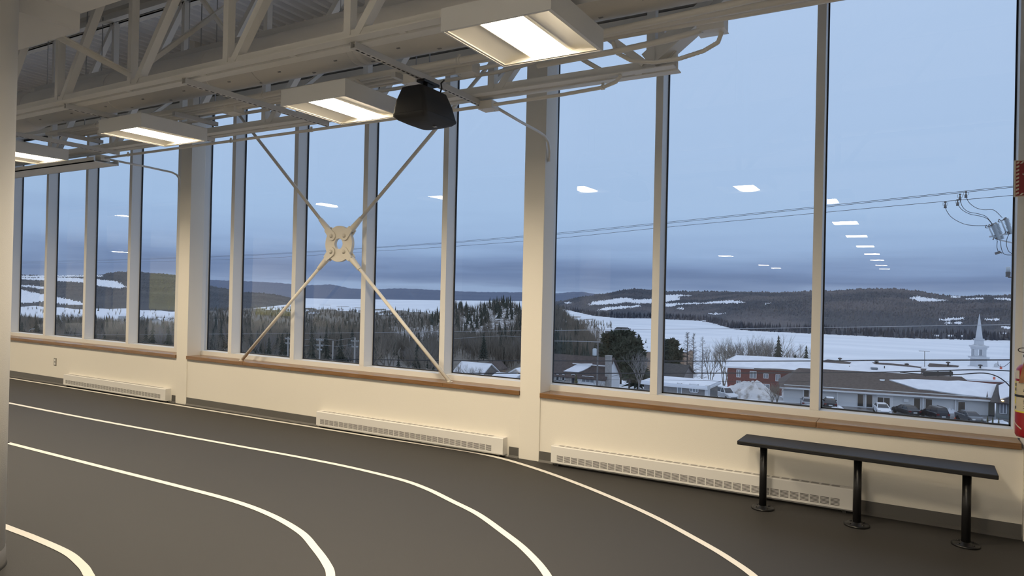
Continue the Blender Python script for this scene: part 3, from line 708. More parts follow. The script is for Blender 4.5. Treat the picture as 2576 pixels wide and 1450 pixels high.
m = MB(); q = [(X - 0.052 + 0.028 * math.cos(a), Y - 0.045 + 0.004 * math.sin(a), 1.290 + 0.014 * math.sin(a)) for a in [2 * PI * k / 24 for k in range(25)]]; m.tube(q, 0.0028, 6); m.build('pull_ring', 'hose_black', t_, off=o)
m = MB(); m.tube([(X + 0.01, Y - 0.02, 1.25), (X + 0.07, Y - 0.07, 1.2), (X + 0.09, Y - 0.06, 1.0), (X + 0.09, Y - 0.05, 0.85)], 0.012, 10); m.build('hose', 'hose_black', t_, off=o)
m = MB(); m.add([(X - 0.078, Y - 0.075, 1.075), (X - 0.052, Y - 0.082, 1.08), (X - 0.020, Y - 0.07, 1.235), (X - 0.045, Y - 0.068, 1.245), (X - 0.078, Y - 0.073, 1.075), (X - 0.052, Y - 0.080, 1.08), (X - 0.020, Y - 0.068, 1.235), (X - 0.045, Y - 0.066, 1.245)], [(0, 1, 2, 3), (4, 7, 6, 5), (0, 4, 5, 1), (1, 5, 6, 2), (2, 6, 7, 3), (3, 7, 4, 0)]); m.build('inspection_tag', 'tag_paper', t_, off=o)
m = MB(); m.tube([(X - 0.03, Y - 0.07, 1.24), (X - 0.025, Y - 0.04, 1.28), (X - 0.02, Y - 0.03, 1.26)], 0.0018, 5); m.build('tag_string', 'tag_paper', t_, off=o)
m = MB(); m.box((X - 0.03, Y + 0.085, 0.95), (X + 0.03, 5.754, 1.2)); m.build('wall_bracket', 'black_metal', t_, off=o)

t_ = thing('fire_sign', (0.715, 5.74, 2.43), 'red and cream striped extinguisher sign high on the right pier', 'sign'); o = t_.location
SX0, SX1, SZ0, SZ1, SY = 0.588, 0.845, 2.315, 2.562, 5.735
m = MB(); m.box((SX0, SY, SZ0), (SX1, SY + 0.018, SZ1)); m.build('backing', 'sign_cream', t_, off=o)
m = MB(); m.box((SX0 + 0.009, SY - 0.001, SZ0 + 0.007), (SX1 - 0.009, SY, SZ1 - 0.007)); m.build('red_panel', 'sign_red', t_, off=o)
m = MB()
for k in range(9):
    z = SZ0 + 0.013 + k * 0.0257
    for x0 in (SX0 + 0.011, SX1 - 0.027): m.add([(x0, SY - 0.0016, z), (x0 + 0.016, SY - 0.0016, z + 0.008), (x0 + 0.016, SY - 0.0016, z + 0.021), (x0, SY - 0.0016, z + 0.013)], [(0, 1, 2, 3)])
for k in range(7):
    x0 = SX0 + 0.030 + k * 0.03
    for z in (SZ0 + 0.010, SZ1 - 0.024): m.add([(x0, SY - 0.0016, z), (x0 + 0.013, SY - 0.0016, z), (x0 + 0.026, SY - 0.0016, z + 0.014), (x0 + 0.013, SY - 0.0016, z + 0.014)], [(0, 1, 2, 3)])
m.build('border_stripes', 'sign_cream', t_, off=o)
def lettering(ch, x, z, size, rot, parent, off, mt, name='lettering', y=None, roty=None):
    cu = bpy.data.curves.new(name, 'FONT'); cu.body = ch; cu.size = size; cu.align_x = 'CENTER'; cu.extrude = 0.0003
    ob = bpy.data.objects.new(name, cu); COL.objects.link(ob); cu.materials.append(MATS[mt]); ob.parent = parent
    ob.location = Vector((x, y if y is not None else SY - 0.0018, z)) - Vector(off)
    ob.rotation_euler = (PI / 2, -rot, 0)
    bpy.context.view_layer.update()
    me = bpy.data.meshes.new_from_object(ob); n2 = bpy.data.objects.new(name, me); COL.objects.link(n2); n2.parent = parent
    n2.location = ob.location; n2.rotation_euler = ob.rotation_euler; bpy.data.objects.remove(ob)
    return n2
cxs, czs, Rr = SX0 + 0.128, SZ0 + 0.095, 0.083
for k, ch in enumerate('EXTINCTEUR'):
    a = PI * 0.80 - k * PI * 0.60 / 9
    lettering(ch, cxs + Rr * math.cos(a), czs + Rr * math.sin(a), 0.026, a - PI / 2, t_, o, 'sign_cream')
m = MB(); m.box((SX0 + 0.063, SY - 0.0016, SZ1 - 0.062), (SX0 + 0.069, SY - 0.001, SZ1 - 0.038)); m.build('flame_mark', 'sign_cream', t_, off=o)
m = MB(); m.add([(cxs - 0.064, SY - 0.0016, SZ0 + 0.082), (cxs + 0.064, SY - 0.0016, SZ0 + 0.082), (cxs, SY - 0.0016, SZ0 + 0.035)], [(0, 1, 2)]); m.build('arrow', 'sign_cream', t_, off=o)

# vinyl wall pads on the core wall, seen in the left panes as reflections
for i, (a, b, z0, z1, lab) in enumerate([(-32.2, -29.7, 0.35, 2.05, 'tall olive yellow wall pad on the inner wall, mirrored in left panes'), (-27.6, -25.4, 0.36, 0.68, 'low olive yellow wall pad beside the tall one, mirrored in middle panes'), (-24.3, -21.9, 0.36, 0.68, 'low olive yellow wall pad nearest viewer, mirrored left of X brace')]):
    m = MB(); m.box((a, -7.9, z0), (b, -7.84, z1)); tag(m.build('wall_pad', 'pad_vinyl', bevel=0.02), lab, 'wall pad', 'wall pads on the inner wall')
# ---------------------------------------------------------------- materials, outdoors
mat('snow', (0.84, 0.86, 0.90), 0.8, noise=(0.6, (0.76, 0.78, 0.83)))
mat('snow_dirty', (0.72, 0.71, 0.71), 0.85, ramp=(0.5, 0.68), noise=(0.8, (0.30, 0.26, 0.22)), bump=(2.0, 0.6))
mat('lake_snow', (0.82, 0.85, 0.90), 0.8, noise=(0.004, (0.70, 0.74, 0.80)), stretch=(1, 6, 1))
mat('wood_floor', (0.115, 0.104, 0.088), 0.9, noise=(0.12, (0.17, 0.155, 0.135)))
mat('brush_ground', (0.16, 0.14, 0.12), 0.9, noise=(0.35, (0.72, 0.73, 0.76)), ramp=(0.45, 0.62))
mat('asphalt_wet', (0.10, 0.098, 0.10), 0.35, noise=(0.5, (0.36, 0.36, 0.37)), ramp=(0.42, 0.75))
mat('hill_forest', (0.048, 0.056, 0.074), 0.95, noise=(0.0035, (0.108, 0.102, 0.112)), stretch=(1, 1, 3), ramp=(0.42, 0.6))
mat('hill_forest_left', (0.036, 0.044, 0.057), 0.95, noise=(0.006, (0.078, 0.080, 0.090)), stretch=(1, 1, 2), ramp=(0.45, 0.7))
mat('hill_far_hazed', (0.085, 0.115, 0.19), 0.95, noise=(0.0012, (0.105, 0.135, 0.21)))  # blue of distant haze put into the base colours
mat('spruce_needles', (0.030, 0.038, 0.030), 0.9, noise=(1.1, (0.052, 0.060, 0.048)))
mat('pine_needles', (0.055, 0.068, 0.045), 0.9, noise=(1.0, (0.085, 0.095, 0.065)))
mat('cedar_needles', (0.085, 0.085, 0.040), 0.9, noise=(3.0, (0.12, 0.11, 0.05)))
mat('bark_grey', (0.20, 0.185, 0.175), 0.9)
mat('bark_brown', (0.085, 0.072, 0.064), 0.9)
mat('twig_pale', (0.26, 0.245, 0.24), 0.9)
mat('twig_brown', (0.225, 0.198, 0.165), 0.9)
mat('brick_red', (0.19, 0.060, 0.050), 0.85, noise=(6, (0.145, 0.045, 0.04)))
mat('siding_white', (0.66, 0.67, 0.68), 0.7)
mat('siding_grey', (0.235, 0.225, 0.22), 0.8, noise=(3, (0.20, 0.19, 0.185)))
mat('siding_green', (0.22, 0.24, 0.24), 0.8)
mat('stone_grey', (0.36, 0.34, 0.32), 0.85, noise=(4, (0.28, 0.27, 0.26)))
mat('trim_white', (0.75, 0.76, 0.78), 0.6)
mat('shingle_brown', (0.070, 0.054, 0.050), 0.9, noise=(2.5, (0.10, 0.078, 0.072)))
mat('shingle_dark', (0.052, 0.050, 0.052), 0.9, noise=(2.5, (0.075, 0.072, 0.072)))
mat('roof_vent', (0.07, 0.065, 0.065), 0.7)
mat('house_glass', (0.035, 0.040, 0.050), 0.15)
mat('curtain_glass', (0.22, 0.24, 0.26), 0.3)
mat('door_black', (0.022, 0.022, 0.024), 0.4)
mat('tan_wall', (0.36, 0.25, 0.17), 0.8)
mat('awning_red', (0.30, 0.03, 0.04), 0.6)
mat('church_white', (0.58, 0.60, 0.63), 0.6)
mat('pole_wood', (0.36, 0.34, 0.32), 0.85)
mat('pole_dark', (0.16, 0.15, 0.145), 0.85)
mat('insulator', (0.52, 0.56, 0.58), 0.35)
mat('cable_black', (0.018, 0.018, 0.02), 0.6)
mat('cable_pale', (0.42, 0.43, 0.45), 0.6)
mat('tyre', (0.015, 0.015, 0.016), 0.8)
mat('cone_orange', (0.65, 0.13, 0.06), 0.6)
mat('tag_orange', (0.70, 0.18, 0.12), 0.6)
mat('tail_lamp', (0.16, 0.014, 0.016), 0.3)
mat('lamp_glass', (0.8, 0.8, 0.78), 0.2)
mat('house_lamp', (0.9, 0.75, 0.45), 0.4, emit=((1.0, 0.72, 0.36), 6.0))
mat('street_lamp_metal', (0.5, 0.51, 0.52), 0.5)

# ---------------------------------------------------------------- ground, lake and hills
LAKE = -60.4
ZLEFT = [(10, -10.5), (30, -11), (60, -13), (100, -15), (150, -18), (250, -24), (400, -32), (800, -46), (1500, -58), (2100, -62), (6000, -64)]
ZRIGHT = [(10, -13.5), (30, -14.2), (80, -14.9), (114, -14.9), (130, -17), (150, -18), (200, -25), (300, -37), (450, -52), (600, -60.6), (700, -66), (6000, -68)]
def gz(u, t):
    k = sstep(1360, 1640, u)
    z = lerp_tab(ZLEFT, t) * (1 - k) + lerp_tab(ZRIGHT, t) * k
    z += (25 + 4 * math.sin(u * 0.045 + 1.2)) * math.exp(-((u - 1225) / 150.0) ** 4 - ((t - 720) / 170.0) ** 2)
    z += 20 * math.exp(-((u - 1400) / 75.0) ** 2 - ((t - 560) / 150.0) ** 2)
    if u < 1500 and t > 160: z += 1.6 * math.sin(u * 0.031 + t * 0.011) + 1.1 * math.sin(u * 0.077 - t * 0.023)
    return z
def gp(u, t):
    p = P(u, hor(u), t); return Vector((p.x, p.y, gz(u, t)))
TR = [12]
while TR[-1] < 2300: TR.append(TR[-1] * 1.055 + 0.6)
UC = list(range(-600, 3300, 22))
m = MB(); vs = [gp(u, t) for t in TR for u in UC]; nc = len(UC)
fs = []; ms = []
def ground_mat(u, t):
    if u > 1560:
        return 0
    if t > 800 and u < 505: return 0
    if 1170 < u < 1310 and 520 < t < 900: return 2
    if 985 < u < 1115 and 300 < t < 900: return 2
    if 1400 < u < 1560: return 2 if t > 200 else 0
    if t < 165 and u > 1150: return 2
    return 1
for i in range(len(TR) - 1):
    for j in range(nc - 1):
        fs.append((i * nc + j, i * nc + j + 1, (i + 1) * nc + j + 1, (i + 1) * nc + j)); ms.append(ground_mat(UC[j] + 11, (TR[i] + TR[i + 1]) / 2))
m.v = vs; m.f = fs; m.mi = ms; m.sm = [True] * len(fs)
tag(m.build('ground', ['snow', 'wood_floor', 'brush_ground']), kind='structure')
m = MB(); a, b, c_, d = P(-900, hor(-900), 350), P(3400, hor(3400), 350), P(3400, hor(3400), 12000), P(-900, hor(-900), 12000)
m.add([(p.x, p.y, LAKE) for p in (a, b, c_, d)], [(0, 1, 2, 3)])
tag(m.build('frozen_lake', 'lake_snow'), 'wide frozen lake covered in snow below the hills', 'lake')

def hill(name, lab, base, ridge, depth, us, rows, mats, patches, jag, seed, grp=None, pw=0.85):
    """slope between a shoreline (lake level, from (u,v)) and a ridge (u,v) lying depth(u) metres further; snow fields are their own faces"""
    rd = random.Random(seed); m = MB(); U = []
    u = us[0]
    while u <= us[1]: U.append(u); u += us[2]
    vs = []; R = rows + 3
    for i in range(R):
        for j, u in enumerate(U):
            vb = lerp_tab(base, u)
            tb = (CAMZ - LAKE) * FPX / (vb - hor(u)); B = P(u, hor(u), tb); B.z = LAKE - 1
            tr_ = tb + (depth(u) if callable(depth) else depth); Rg = P(u, lerp_tab(ridge, u), tr_)
            if i <= rows:
                s = i / rows; p = B.lerp(Rg, s); p.z = B.z + (Rg.z - B.z) * s ** pw
                if 0 < i: p.z += rd.uniform(-1, 1) * jag * (1.0 if i == rows else 0.5) * min(1, 3 * s)
            else:
                q = P(u, hor(u), tr_ + (i - rows) * 700); p = Vector((q.x, q.y, Rg.z - 60 * (i - rows)))
            vs.append(p)
    nU = len(U); fs = []; ms = []
    for i in range(R - 1):
        for j in range(nU - 1):
            f = (i * nU + j, i * nU + j + 1, (i + 1) * nU + j + 1, (i + 1) * nU + j); fs.append(f)
            c = (vs[f[0]] + vs[f[1]] + vs[f[2]] + vs[f[3]]) / 4; px, py, _ = proj(c)
            px += rd.uniform(-4, 4); py += rd.uniform(-1.1, 1.1)
            ms.append(1 if 3 < i < rows and any(inpoly(px, py, pl) for pl in patches) else 0)
    m.v = vs; m.f = fs; m.mi = ms; m.sm = [False] * len(fs)
    o = m.build(name, mats); tag(o, lab, 'hill', grp); return o
C5 = lambda L: [(1300 + x * .2758, 650 + y * .2758) for x, y in L]
C6 = lambda L: [(1900 + x * .3034, 680 + y * .3034) for x, y in L]
C3 = lambda L: [(x * .4965, 380 + y * .4965) for x, y in L]
hill('far_hills', 'low hills tinted haze blue far beyond the frozen lake', [(300, 748), (700, 750), (1000, 755), (1300, 758), (1500, 760)],
     [(300, 698), (500, 702), (515, 703), (560, 706), (620, 708), (700, 712), (760, 717), (800, 718), (830, 716), (850, 719), (880, 726), (940, 728), (1000, 726), (1060, 728), (1130, 732), (1200, 735), (1310, 736), (1400, 738), (1420, 737), (1440, 735), (1465, 735), (1490, 739), (1530, 741), (1700, 742)], 4200, (300, 1620, 4), 8, ['hill_far_hazed', 'snow'], [], 3, 5)
RB = [(1380, 771), (1400, 775), (1440, 783), (1470, 790), (1500, 796), (1560, 801), (1640, 802), (1680, 804), (1770, 808), (1785, 812), (1800, 815), (1822, 822), (1850, 829), (1880, 832), (1950, 836), (2000, 838), (2060, 841), (2150, 845), (2230, 849), (2300, 852), (2420, 855), (2560, 858), (2900, 868)]
RR = [(1380, 764), (1400, 760), (1440, 752), (1500, 742), (1540, 736), (1570, 729), (1600, 727), (1620, 728), (1645, 731), (1670, 734), (1700, 733), (1850, 734), (1950, 736), (2050, 732), (2100, 732), (2150, 729), (2200, 726), (2250, 727), (2300, 731), (2340, 737), (2380, 744), (2420, 746), (2460, 743), (2500, 744), (2560, 742), (2900, 744)]
FIELDS = [C5([(650, 430), (690, 400), (800, 385), (930, 365), (1045, 360), (1050, 378), (1240, 370), (1240, 410), (1130, 415), (1000, 400), (900, 418), (830, 420), (760, 425)]),
          C5([(740, 472), (800, 450), (950, 438), (1150, 428), (1100, 445), (960, 460), (800, 475)]),
          C5([(1240, 340), (1345, 335), (1480, 332), (1610, 342), (1480, 350), (1490, 380), (1345, 400), (1240, 405)]),
          C5([(1300, 425), (1345, 415), (1500, 408), (1700, 405), (1850, 390), (1960, 383), (2080, 400), (2000, 410), (1700, 414), (1500, 422), (1400, 440), (1300, 445)]),
          C5([(430, 405), (480, 398), (500, 410), (450, 415)]), C5([(1460, 452), (1520, 450), (1520, 465), (1460, 465)]), C5([(1745, 505), (1850, 498), (1920, 500), (1800, 515)]),
          C6([(1280, 232), (1350, 218), (1450, 235), (1620, 253), (1480, 260), (1350, 258)]), C6([(1610, 218), (1700, 218), (1700, 228), (1640, 230)]), C6([(1740, 236), (1900, 228), (1900, 240), (1760, 244)]), C6([(1970, 230), (2120, 236), (2120, 250), (2000, 243)]),
          C6([(1500, 415), (1600, 400), (1740, 390), (1740, 405), (1600, 420)]), C6([(1580, 432), (1620, 432), (1620, 446), (1580, 446)]), C6([(1660, 430), (1720, 432), (1700, 450), (1660, 446)]), C6([(1910, 402), (2020, 402), (2010, 415), (1920, 414)]), C6([(2040, 466), (2120, 470), (2120, 486), (2050, 482)]),
          C6([(1870, 548), (1940, 535), (2060, 522), (2112, 536), (2040, 550), (1960, 570), (1880, 578)]), C6([(890, 500), (985, 503), (1000, 520), (893, 518)]), C6([(90, 272), (120, 272), (120, 280), (90, 280)])]
hill('lakeside_hill', 'long dark wooded hill with snowy clearings on the far right shore', RB, RR, lambda u: 900 + 500 * sstep(1400, 1700, u), (1380, 2720, 2.2), 70, ['hill_forest', 'snow'], FIELDS, 5, 11)
LF = [C3([(60, 632), (225, 632), (420, 630), (520, 631), (520, 636), (225, 640), (60, 640)]),
      C3([(60, 645), (225, 641), (290, 641), (430, 645), (590, 660), (645, 690), (600, 697), (490, 682), (420, 667), (225, 655), (60, 651)]),
      C3([(60, 678), (150, 683), (225, 688), (222, 700), (150, 690), (60, 686)]),
      C3([(60, 702), (110, 705), (225, 730), (290, 740), (430, 770), (600, 796), (560, 800), (430, 786), (290, 772), (225, 762), (60, 775)])]
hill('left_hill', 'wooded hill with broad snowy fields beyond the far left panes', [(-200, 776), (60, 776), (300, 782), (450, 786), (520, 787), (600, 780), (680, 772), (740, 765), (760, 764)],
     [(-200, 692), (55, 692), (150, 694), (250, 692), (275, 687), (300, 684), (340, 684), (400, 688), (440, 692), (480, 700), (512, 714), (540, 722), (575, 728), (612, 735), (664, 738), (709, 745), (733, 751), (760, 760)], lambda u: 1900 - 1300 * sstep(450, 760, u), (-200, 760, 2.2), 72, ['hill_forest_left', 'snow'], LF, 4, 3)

# ---------------------------------------------------------------- trees
def spruce_mesh(seed, layers, k, wide, ragged):
    """unit height spruce: tapering skirts of drooping branches"""
    r = random.Random(seed); m = MB()
    for i in range(layers):
        s = i / layers; z = 0.06 + 0.92 * s; rad = wide * (1 - s) ** 0.85 * r.uniform(0.88, 1.1) + 0.008
        h = 1.9 / layers * (0.55 + 0.45 * (1 - s)); vs = [(0, 0, min(1, z + h))]
        a0 = r.random() * 6
        for j in range(2 * k):
            a = a0 + PI * j / k; q = rad * ((1.0 + ragged * r.uniform(-1, 1)) if j % 2 == 0 else 0.55)
            vs.append((q * math.cos(a), q * math.sin(a), z - (0.02 if j % 2 == 0 else -0.012) * (1 - s * 0.5)))
        m.add(vs, [(0, 1 + j, 1 + (j + 1) % (2 * k)) for j in range(2 * k)])
    return m
def pine_mesh(seed, n, wide):
    r = random.Random(seed); m = MB()
    for i in range(n):
        z = r.uniform(0.3, 0.93); rr = wide * (0.35 + 0.65 * math.sin(PI * min(1, (1.02 - z) / 0.9))) * r.uniform(0.3, 1); a = r.random() * 6.28
        c = Vector((rr * math.cos(a), rr * math.sin(a), z)); R = 0.075 * r.uniform(0.7, 1.3)
        for _ in range(7):
            d = Vector((r.gauss(0, 1), r.gauss(0, 1), r.gauss(0.4, 0.7))).normalized(); e = d.orthogonal().normalized()
            m.add([c - e * R * .5, c + e * R * .5, c + d * R * 1.4], [(0, 1, 2)])
            m.add([c - d.cross(e) * R * .5, c + d.cross(e) * R * .5, c + d * R * 1.4], [(0, 1, 2)])
    return m
def bare_mesh(seed, spread, depth, stems, r0, up=0.25, gnarl=0.5):
    """unit height bare tree of forking twigs"""
    r = random.Random(seed); m = MB()
    def grow(p, d, ln, rad, dep):
        q = p + d * ln
        side = d.cross(Vector((r.random() - .5, r.random() - .5, 0.1))).normalized(); s2 = d.cross(side)
        vs = [p + (side * math.cos(a) + s2 * math.sin(a)) * rad for a in (0, 2.09, 4.19)] + [q + (side * math.cos(a) + s2 * math.sin(a)) * rad * 0.62 for a in (0, 2.09, 4.19)]
        m.add(vs, [(0, 1, 4, 3), (1, 2, 5, 4), (2, 0, 3, 5)])
        if dep == 0: return
        for _ in range(3 if dep > 1 else 2):
            nd = (d + Vector((r.uniform(-1, 1), r.uniform(-1, 1), r.uniform(-0.3, 0.6) + up)) * spread).normalized()
            grow(p + d * ln * r.uniform(0.55, 1.0), nd, ln * r.uniform(0.58, 0.85), rad * 0.58, dep - 1)
    for k in range(stems):
        a = 2 * PI * k / stems; lean = 0.22 if stems > 1 else 0.03
        grow(Vector((0.01 * math.cos(a), 0.01 * math.sin(a), 0)), Vector((lean * math.cos(a), lean * math.sin(a), 1)).normalized(), 0.34, r0, depth)
    zm = max(v[2] for v in m.v); m.v = [(x / zm, y / zm, z / zm) for x, y, z in m.v]
    return m
def larch_mesh(seed, n, wide):
    r = random.Random(seed); m = MB(); m.tube([(0, 0, 0), (0, 0, 0.6), (0, 0, 1)], [0.012, 0.008, 0.001], 5)
    for i in range(n):
        z = 0.12 + 0.86 * i / n; a = r.random() * 6.28; L = wide * (1 - z) ** 0.7 * r.uniform(0.6, 1.1) + 0.01
        p = Vector((0, 0, z)); d = Vector((math.cos(a), math.sin(a), r.uniform(-0.1, 0.5)))
        e = p + d * L; m.tube([p, p.lerp(e, 0.5) + Vector((0, 0, -0.008)), e], [0.003, 0.002, 0.0008], 3)
        for _ in range(4):
            s = r.uniform(0.3, 0.95); b = p.lerp(e, s); m.tube([b, b + Vector((r.uniform(-1, 1), r.uniform(-1, 1), r.uniform(-.4, .6))) * 0.035], [0.0016, 0.0006], 3, caps=False)
    return m
PROTO = {}
def proto(kind, mb, mt, trunk=None):
    me_o = mb.build('foliage' if trunk else 'crown', mt); me = me_o.data; bpy.data.objects.remove(me_o)
    tm = None
    if trunk:
        k = MB(); k.tube([(0, 0, -0.02), (0, 0, trunk[1])], [trunk[0], trunk[0] * 0.5], 6); to = k.build('trunk', trunk[2]); tm = to.data; bpy.data.objects.remove(to)
    PROTO[kind] = (me, tm)
proto('spruce_a', spruce_mesh(1, 15, 9, 0.20, 0.25), 'spruce_needles', (0.016, 0.9, 'bark_brown'))
proto('spruce_b', spruce_mesh(2, 13, 8, 0.16, 0.3), 'spruce_needles', (0.014, 0.9, 'bark_brown'))
proto('spruce_wide', spruce_mesh(3, 16, 11, 0.30, 0.25), 'spruce_needles', (0.018, 0.9, 'bark_brown'))
proto('pine', pine_mesh(5, 260, 0.30), 'pine_needles', (0.02, 0.8, 'bark_brown'))
proto('cedar', spruce_mesh(8, 18, 10, 0.24, 0.1), 'cedar_needles')
proto('bare_a', bare_mesh(3, 0.62, 5, 1, 0.014), 'twig_brown')
proto('bare_b', bare_mesh(9, 0.5, 5, 2, 0.012), 'twig_pale')
proto('bare_c', bare_mesh(12, 0.55, 5, 3, 0.014), 'twig_brown')
proto('bare_pale', bare_mesh(21, 0.42, 5, 3, 0.015, 0.3), 'twig_pale')
proto('larch', larch_mesh(4, 150, 0.20), 'bark_brown')
proto('larch_pale', larch_mesh(6, 90, 0.24), 'twig_pale')
proto('shrub', bare_mesh(30, 0.7, 4, 6, 0.012), 'twig_brown')
def tree(kind, name, u, t, h, lab, grp=None, rot=0.0, wide=1.0, z=None):
    p = gp(u, t)
    if z is not None: p.z = z
    me, tm = PROTO[kind]
    if tm:
        r = thing(name, p, lab, 'tree', grp, rot); r.scale = (h * wide, h * wide, h)
        a = bpy.data.objects.new('foliage', me); COL.objects.link(a); a.parent = r
        b = bpy.data.objects.new('trunk', tm); COL.objects.link(b); b.parent = r
    else:
        r = bpy.data.objects.new(name, me); COL.objects.link(r); r.location = p; r.rotation_euler = (0, 0, rot); r.scale = (h * wide, h * wide, h); tag(r, lab, 'shrub' if kind in ('shrub', 'cedar') else 'tree', grp)
    return r
def tree_px(kind, name, u, vtop, t, lab, grp=None, rot=0.0, wide=1.0, z=None):
    p = gp(u, t)
    zb = z if z is not None else p.z
    return tree(kind, name, u, t, max(0.8, CAMZ - (vtop - hor(u)) * t / FPX - zb), lab, grp, rot, wide, z)
tree_px('spruce_a', 'spruce', 1961, 842, 152, 'tall dark spruce standing alone behind the brick building', rot=1)
tree_px('spruce_a', 'spruce', 2031, 868, 150, 'smaller dark spruce just left of the right mullion', rot=2)
tree_px('spruce_b', 'spruce', 2003, 890, 151, 'smallest spruce tip peeking over the brick building roof', rot=3, wide=1.5)
tree_px('larch', 'larch', 1732, 834, 150, 'tall brown leafless larch left of the pair behind the grey house', rot=1)
tree_px('larch', 'larch', 1747, 837, 156, 'thinner brown leafless larch right of the pair behind the grey house', rot=3, wide=0.8)
tree_px('larch_pale', 'larch', 1770, 845, 146, 'open pale larch with horizontal twigs right of the brown larches', rot=2)
for i, (u, vt, t, k, lab) in enumerate([(1826, 852, 160, 'bare_c', 'bare twiggy tree leftmost of the row behind the brick building'), (1850, 843, 165, 'bare_pale', 'pale bare tree second in the row behind the brick building'), (1893, 838, 162, 'bare_pale', 'tall pale bare tree with forked stems left of the lone spruce'), (1920, 838, 166, 'bare_pale', 'pale bare tree nearest the left side of the lone spruce'), (1946, 836, 168, 'bare_c', 'thin bare tree touching the lone spruce'), (1985, 862, 158, 'bare_c', 'bare low tree right of the lone spruce'), (1792, 866, 150, 'bare_c', 'bare brown bush between the larches and the bare row'), (1838, 850, 158, 'bare_c', 'bare tree in the gap between the first two of the row'), (1873, 846, 164, 'bare_c', 'slim bare tree left of the tall forked one'), (1908, 850, 158, 'bare_c', 'low bare tree in front of the tall forked one'), (1934, 842, 163, 'bare_pale', 'pale bare tree just left of the one touching the lone spruce'), (2008, 870, 156, 'bare_c', 'bare tree reaching right towards the smaller spruce')]):
    tree_px(k, 'bare_tree', u, vt, t, lab, rot=i)
tree_px('spruce_wide', 'spruce', 1609, 838, 138, 'broad dark spruce left of the first right mullion', rot=1, wide=0.9)
tree_px('pine', 'pine', 1543, 838, 150, 'bushy pine on the left of the group behind white house', rot=1)
tree_px('pine', 'pine', 1566, 830, 160, 'bushy pine behind the broad spruce, on its left', rot=2.5)
tree_px('pine', 'pine', 1588, 850, 132, 'bushy dark pine between white house gable and broad spruce', rot=4)
tree_px('pine', 'pine', 1682, 852, 170, 'rounded dark pine just right of the first right mullion', rot=3)
tree_px('spruce_b', 'spruce', 1704, 872, 172, 'small spruce at the right foot of the rounded pine', rot=3, wide=1.4)
tree_px('bare_b', 'bare_tree', 1612, 878, 112, 'pale grey bare tree standing in front of the broad spruce', rot=2, wide=1.1)
tree_px('cedar', 'cedar_shrub', 1454, 941, 107, 'small olive cone shaped cedar by the white house door', rot=1)
tree_px('shrub', 'bare_shrub', 1520, 948, 104, 'bare shrub in front of the white house chimney', rot=1)
tree_px('shrub', 'bare_shrub', 1960, 955, 108, 'bare brown shrub at the left end of the low white building', rot=2)
tree_px('shrub', 'bare_shrub', 1948, 962, 107, 'bare shrub growing out of the dirty snow bank', rot=3)
for i, (u, vt, t) in enumerate([(2476, 1052, 86), (2490, 1045, 85), (2503, 1046, 86), (2518, 1050, 84)]):
    tree_px('cedar', 'juniper_shrub', u, vt, t, ['leftmost', 'second', 'third', 'rightmost'][i] + ' pale juniper shrub by the grey green house corner', 'juniper shrubs at the house corner', rot=i, wide=0.6)

# the woods below the middle and left panes: nearest trees one by one, the mass behind as one stand per kind
RW = random.Random(77)
LABS = {'spruce_a': ('spruce', 'dark spruce among bare trees of the wood below the middle and left panes'), 'spruce_b': ('spruce', 'dark spruce among bare trees of the wood below the middle and left panes'),
        'bare_a': ('bare_tree', 'leafless grey brown tree of the wood below the middle and left panes'), 'bare_b': ('bare_tree', 'leafless grey brown tree of the wood below the middle and left panes'), 'bare_c': ('bare_tree', 'leafless grey brown tree of the wood below the middle and left panes')}
ns = nb_ = 0
cand = []
for k in range(640):
    t = 112 + 250 * RW.random() ** 0.9; u = RW.uniform(-60, 1400)
    if u > 1130 and t < 210: continue
    if u > 1330 and t < 330: continue
    cand.append((t, u))
cand.sort()
for t, u in cand:
    if RW.random() < (0.42 if u < 900 else 0.3):
        if ns >= 190: continue
        k = RW.choice(['spruce_a', 'spruce_b', 'spruce_b']); h = RW.uniform(5.5, 11.5) ; ns += 1; g_ = 'spruces of the near wood'
    else:
        if nb_ >= 290: continue
        k = RW.choice(['bare_a', 'bare_b', 'bare_c', 'bare_a']); h = RW.uniform(6, 10.5); nb_ += 1; g_ = 'bare trees of the near wood'
    nm, lab = LABS[k]
    tree(k, nm, u, t, h, lab, g_, RW.random() * 6)
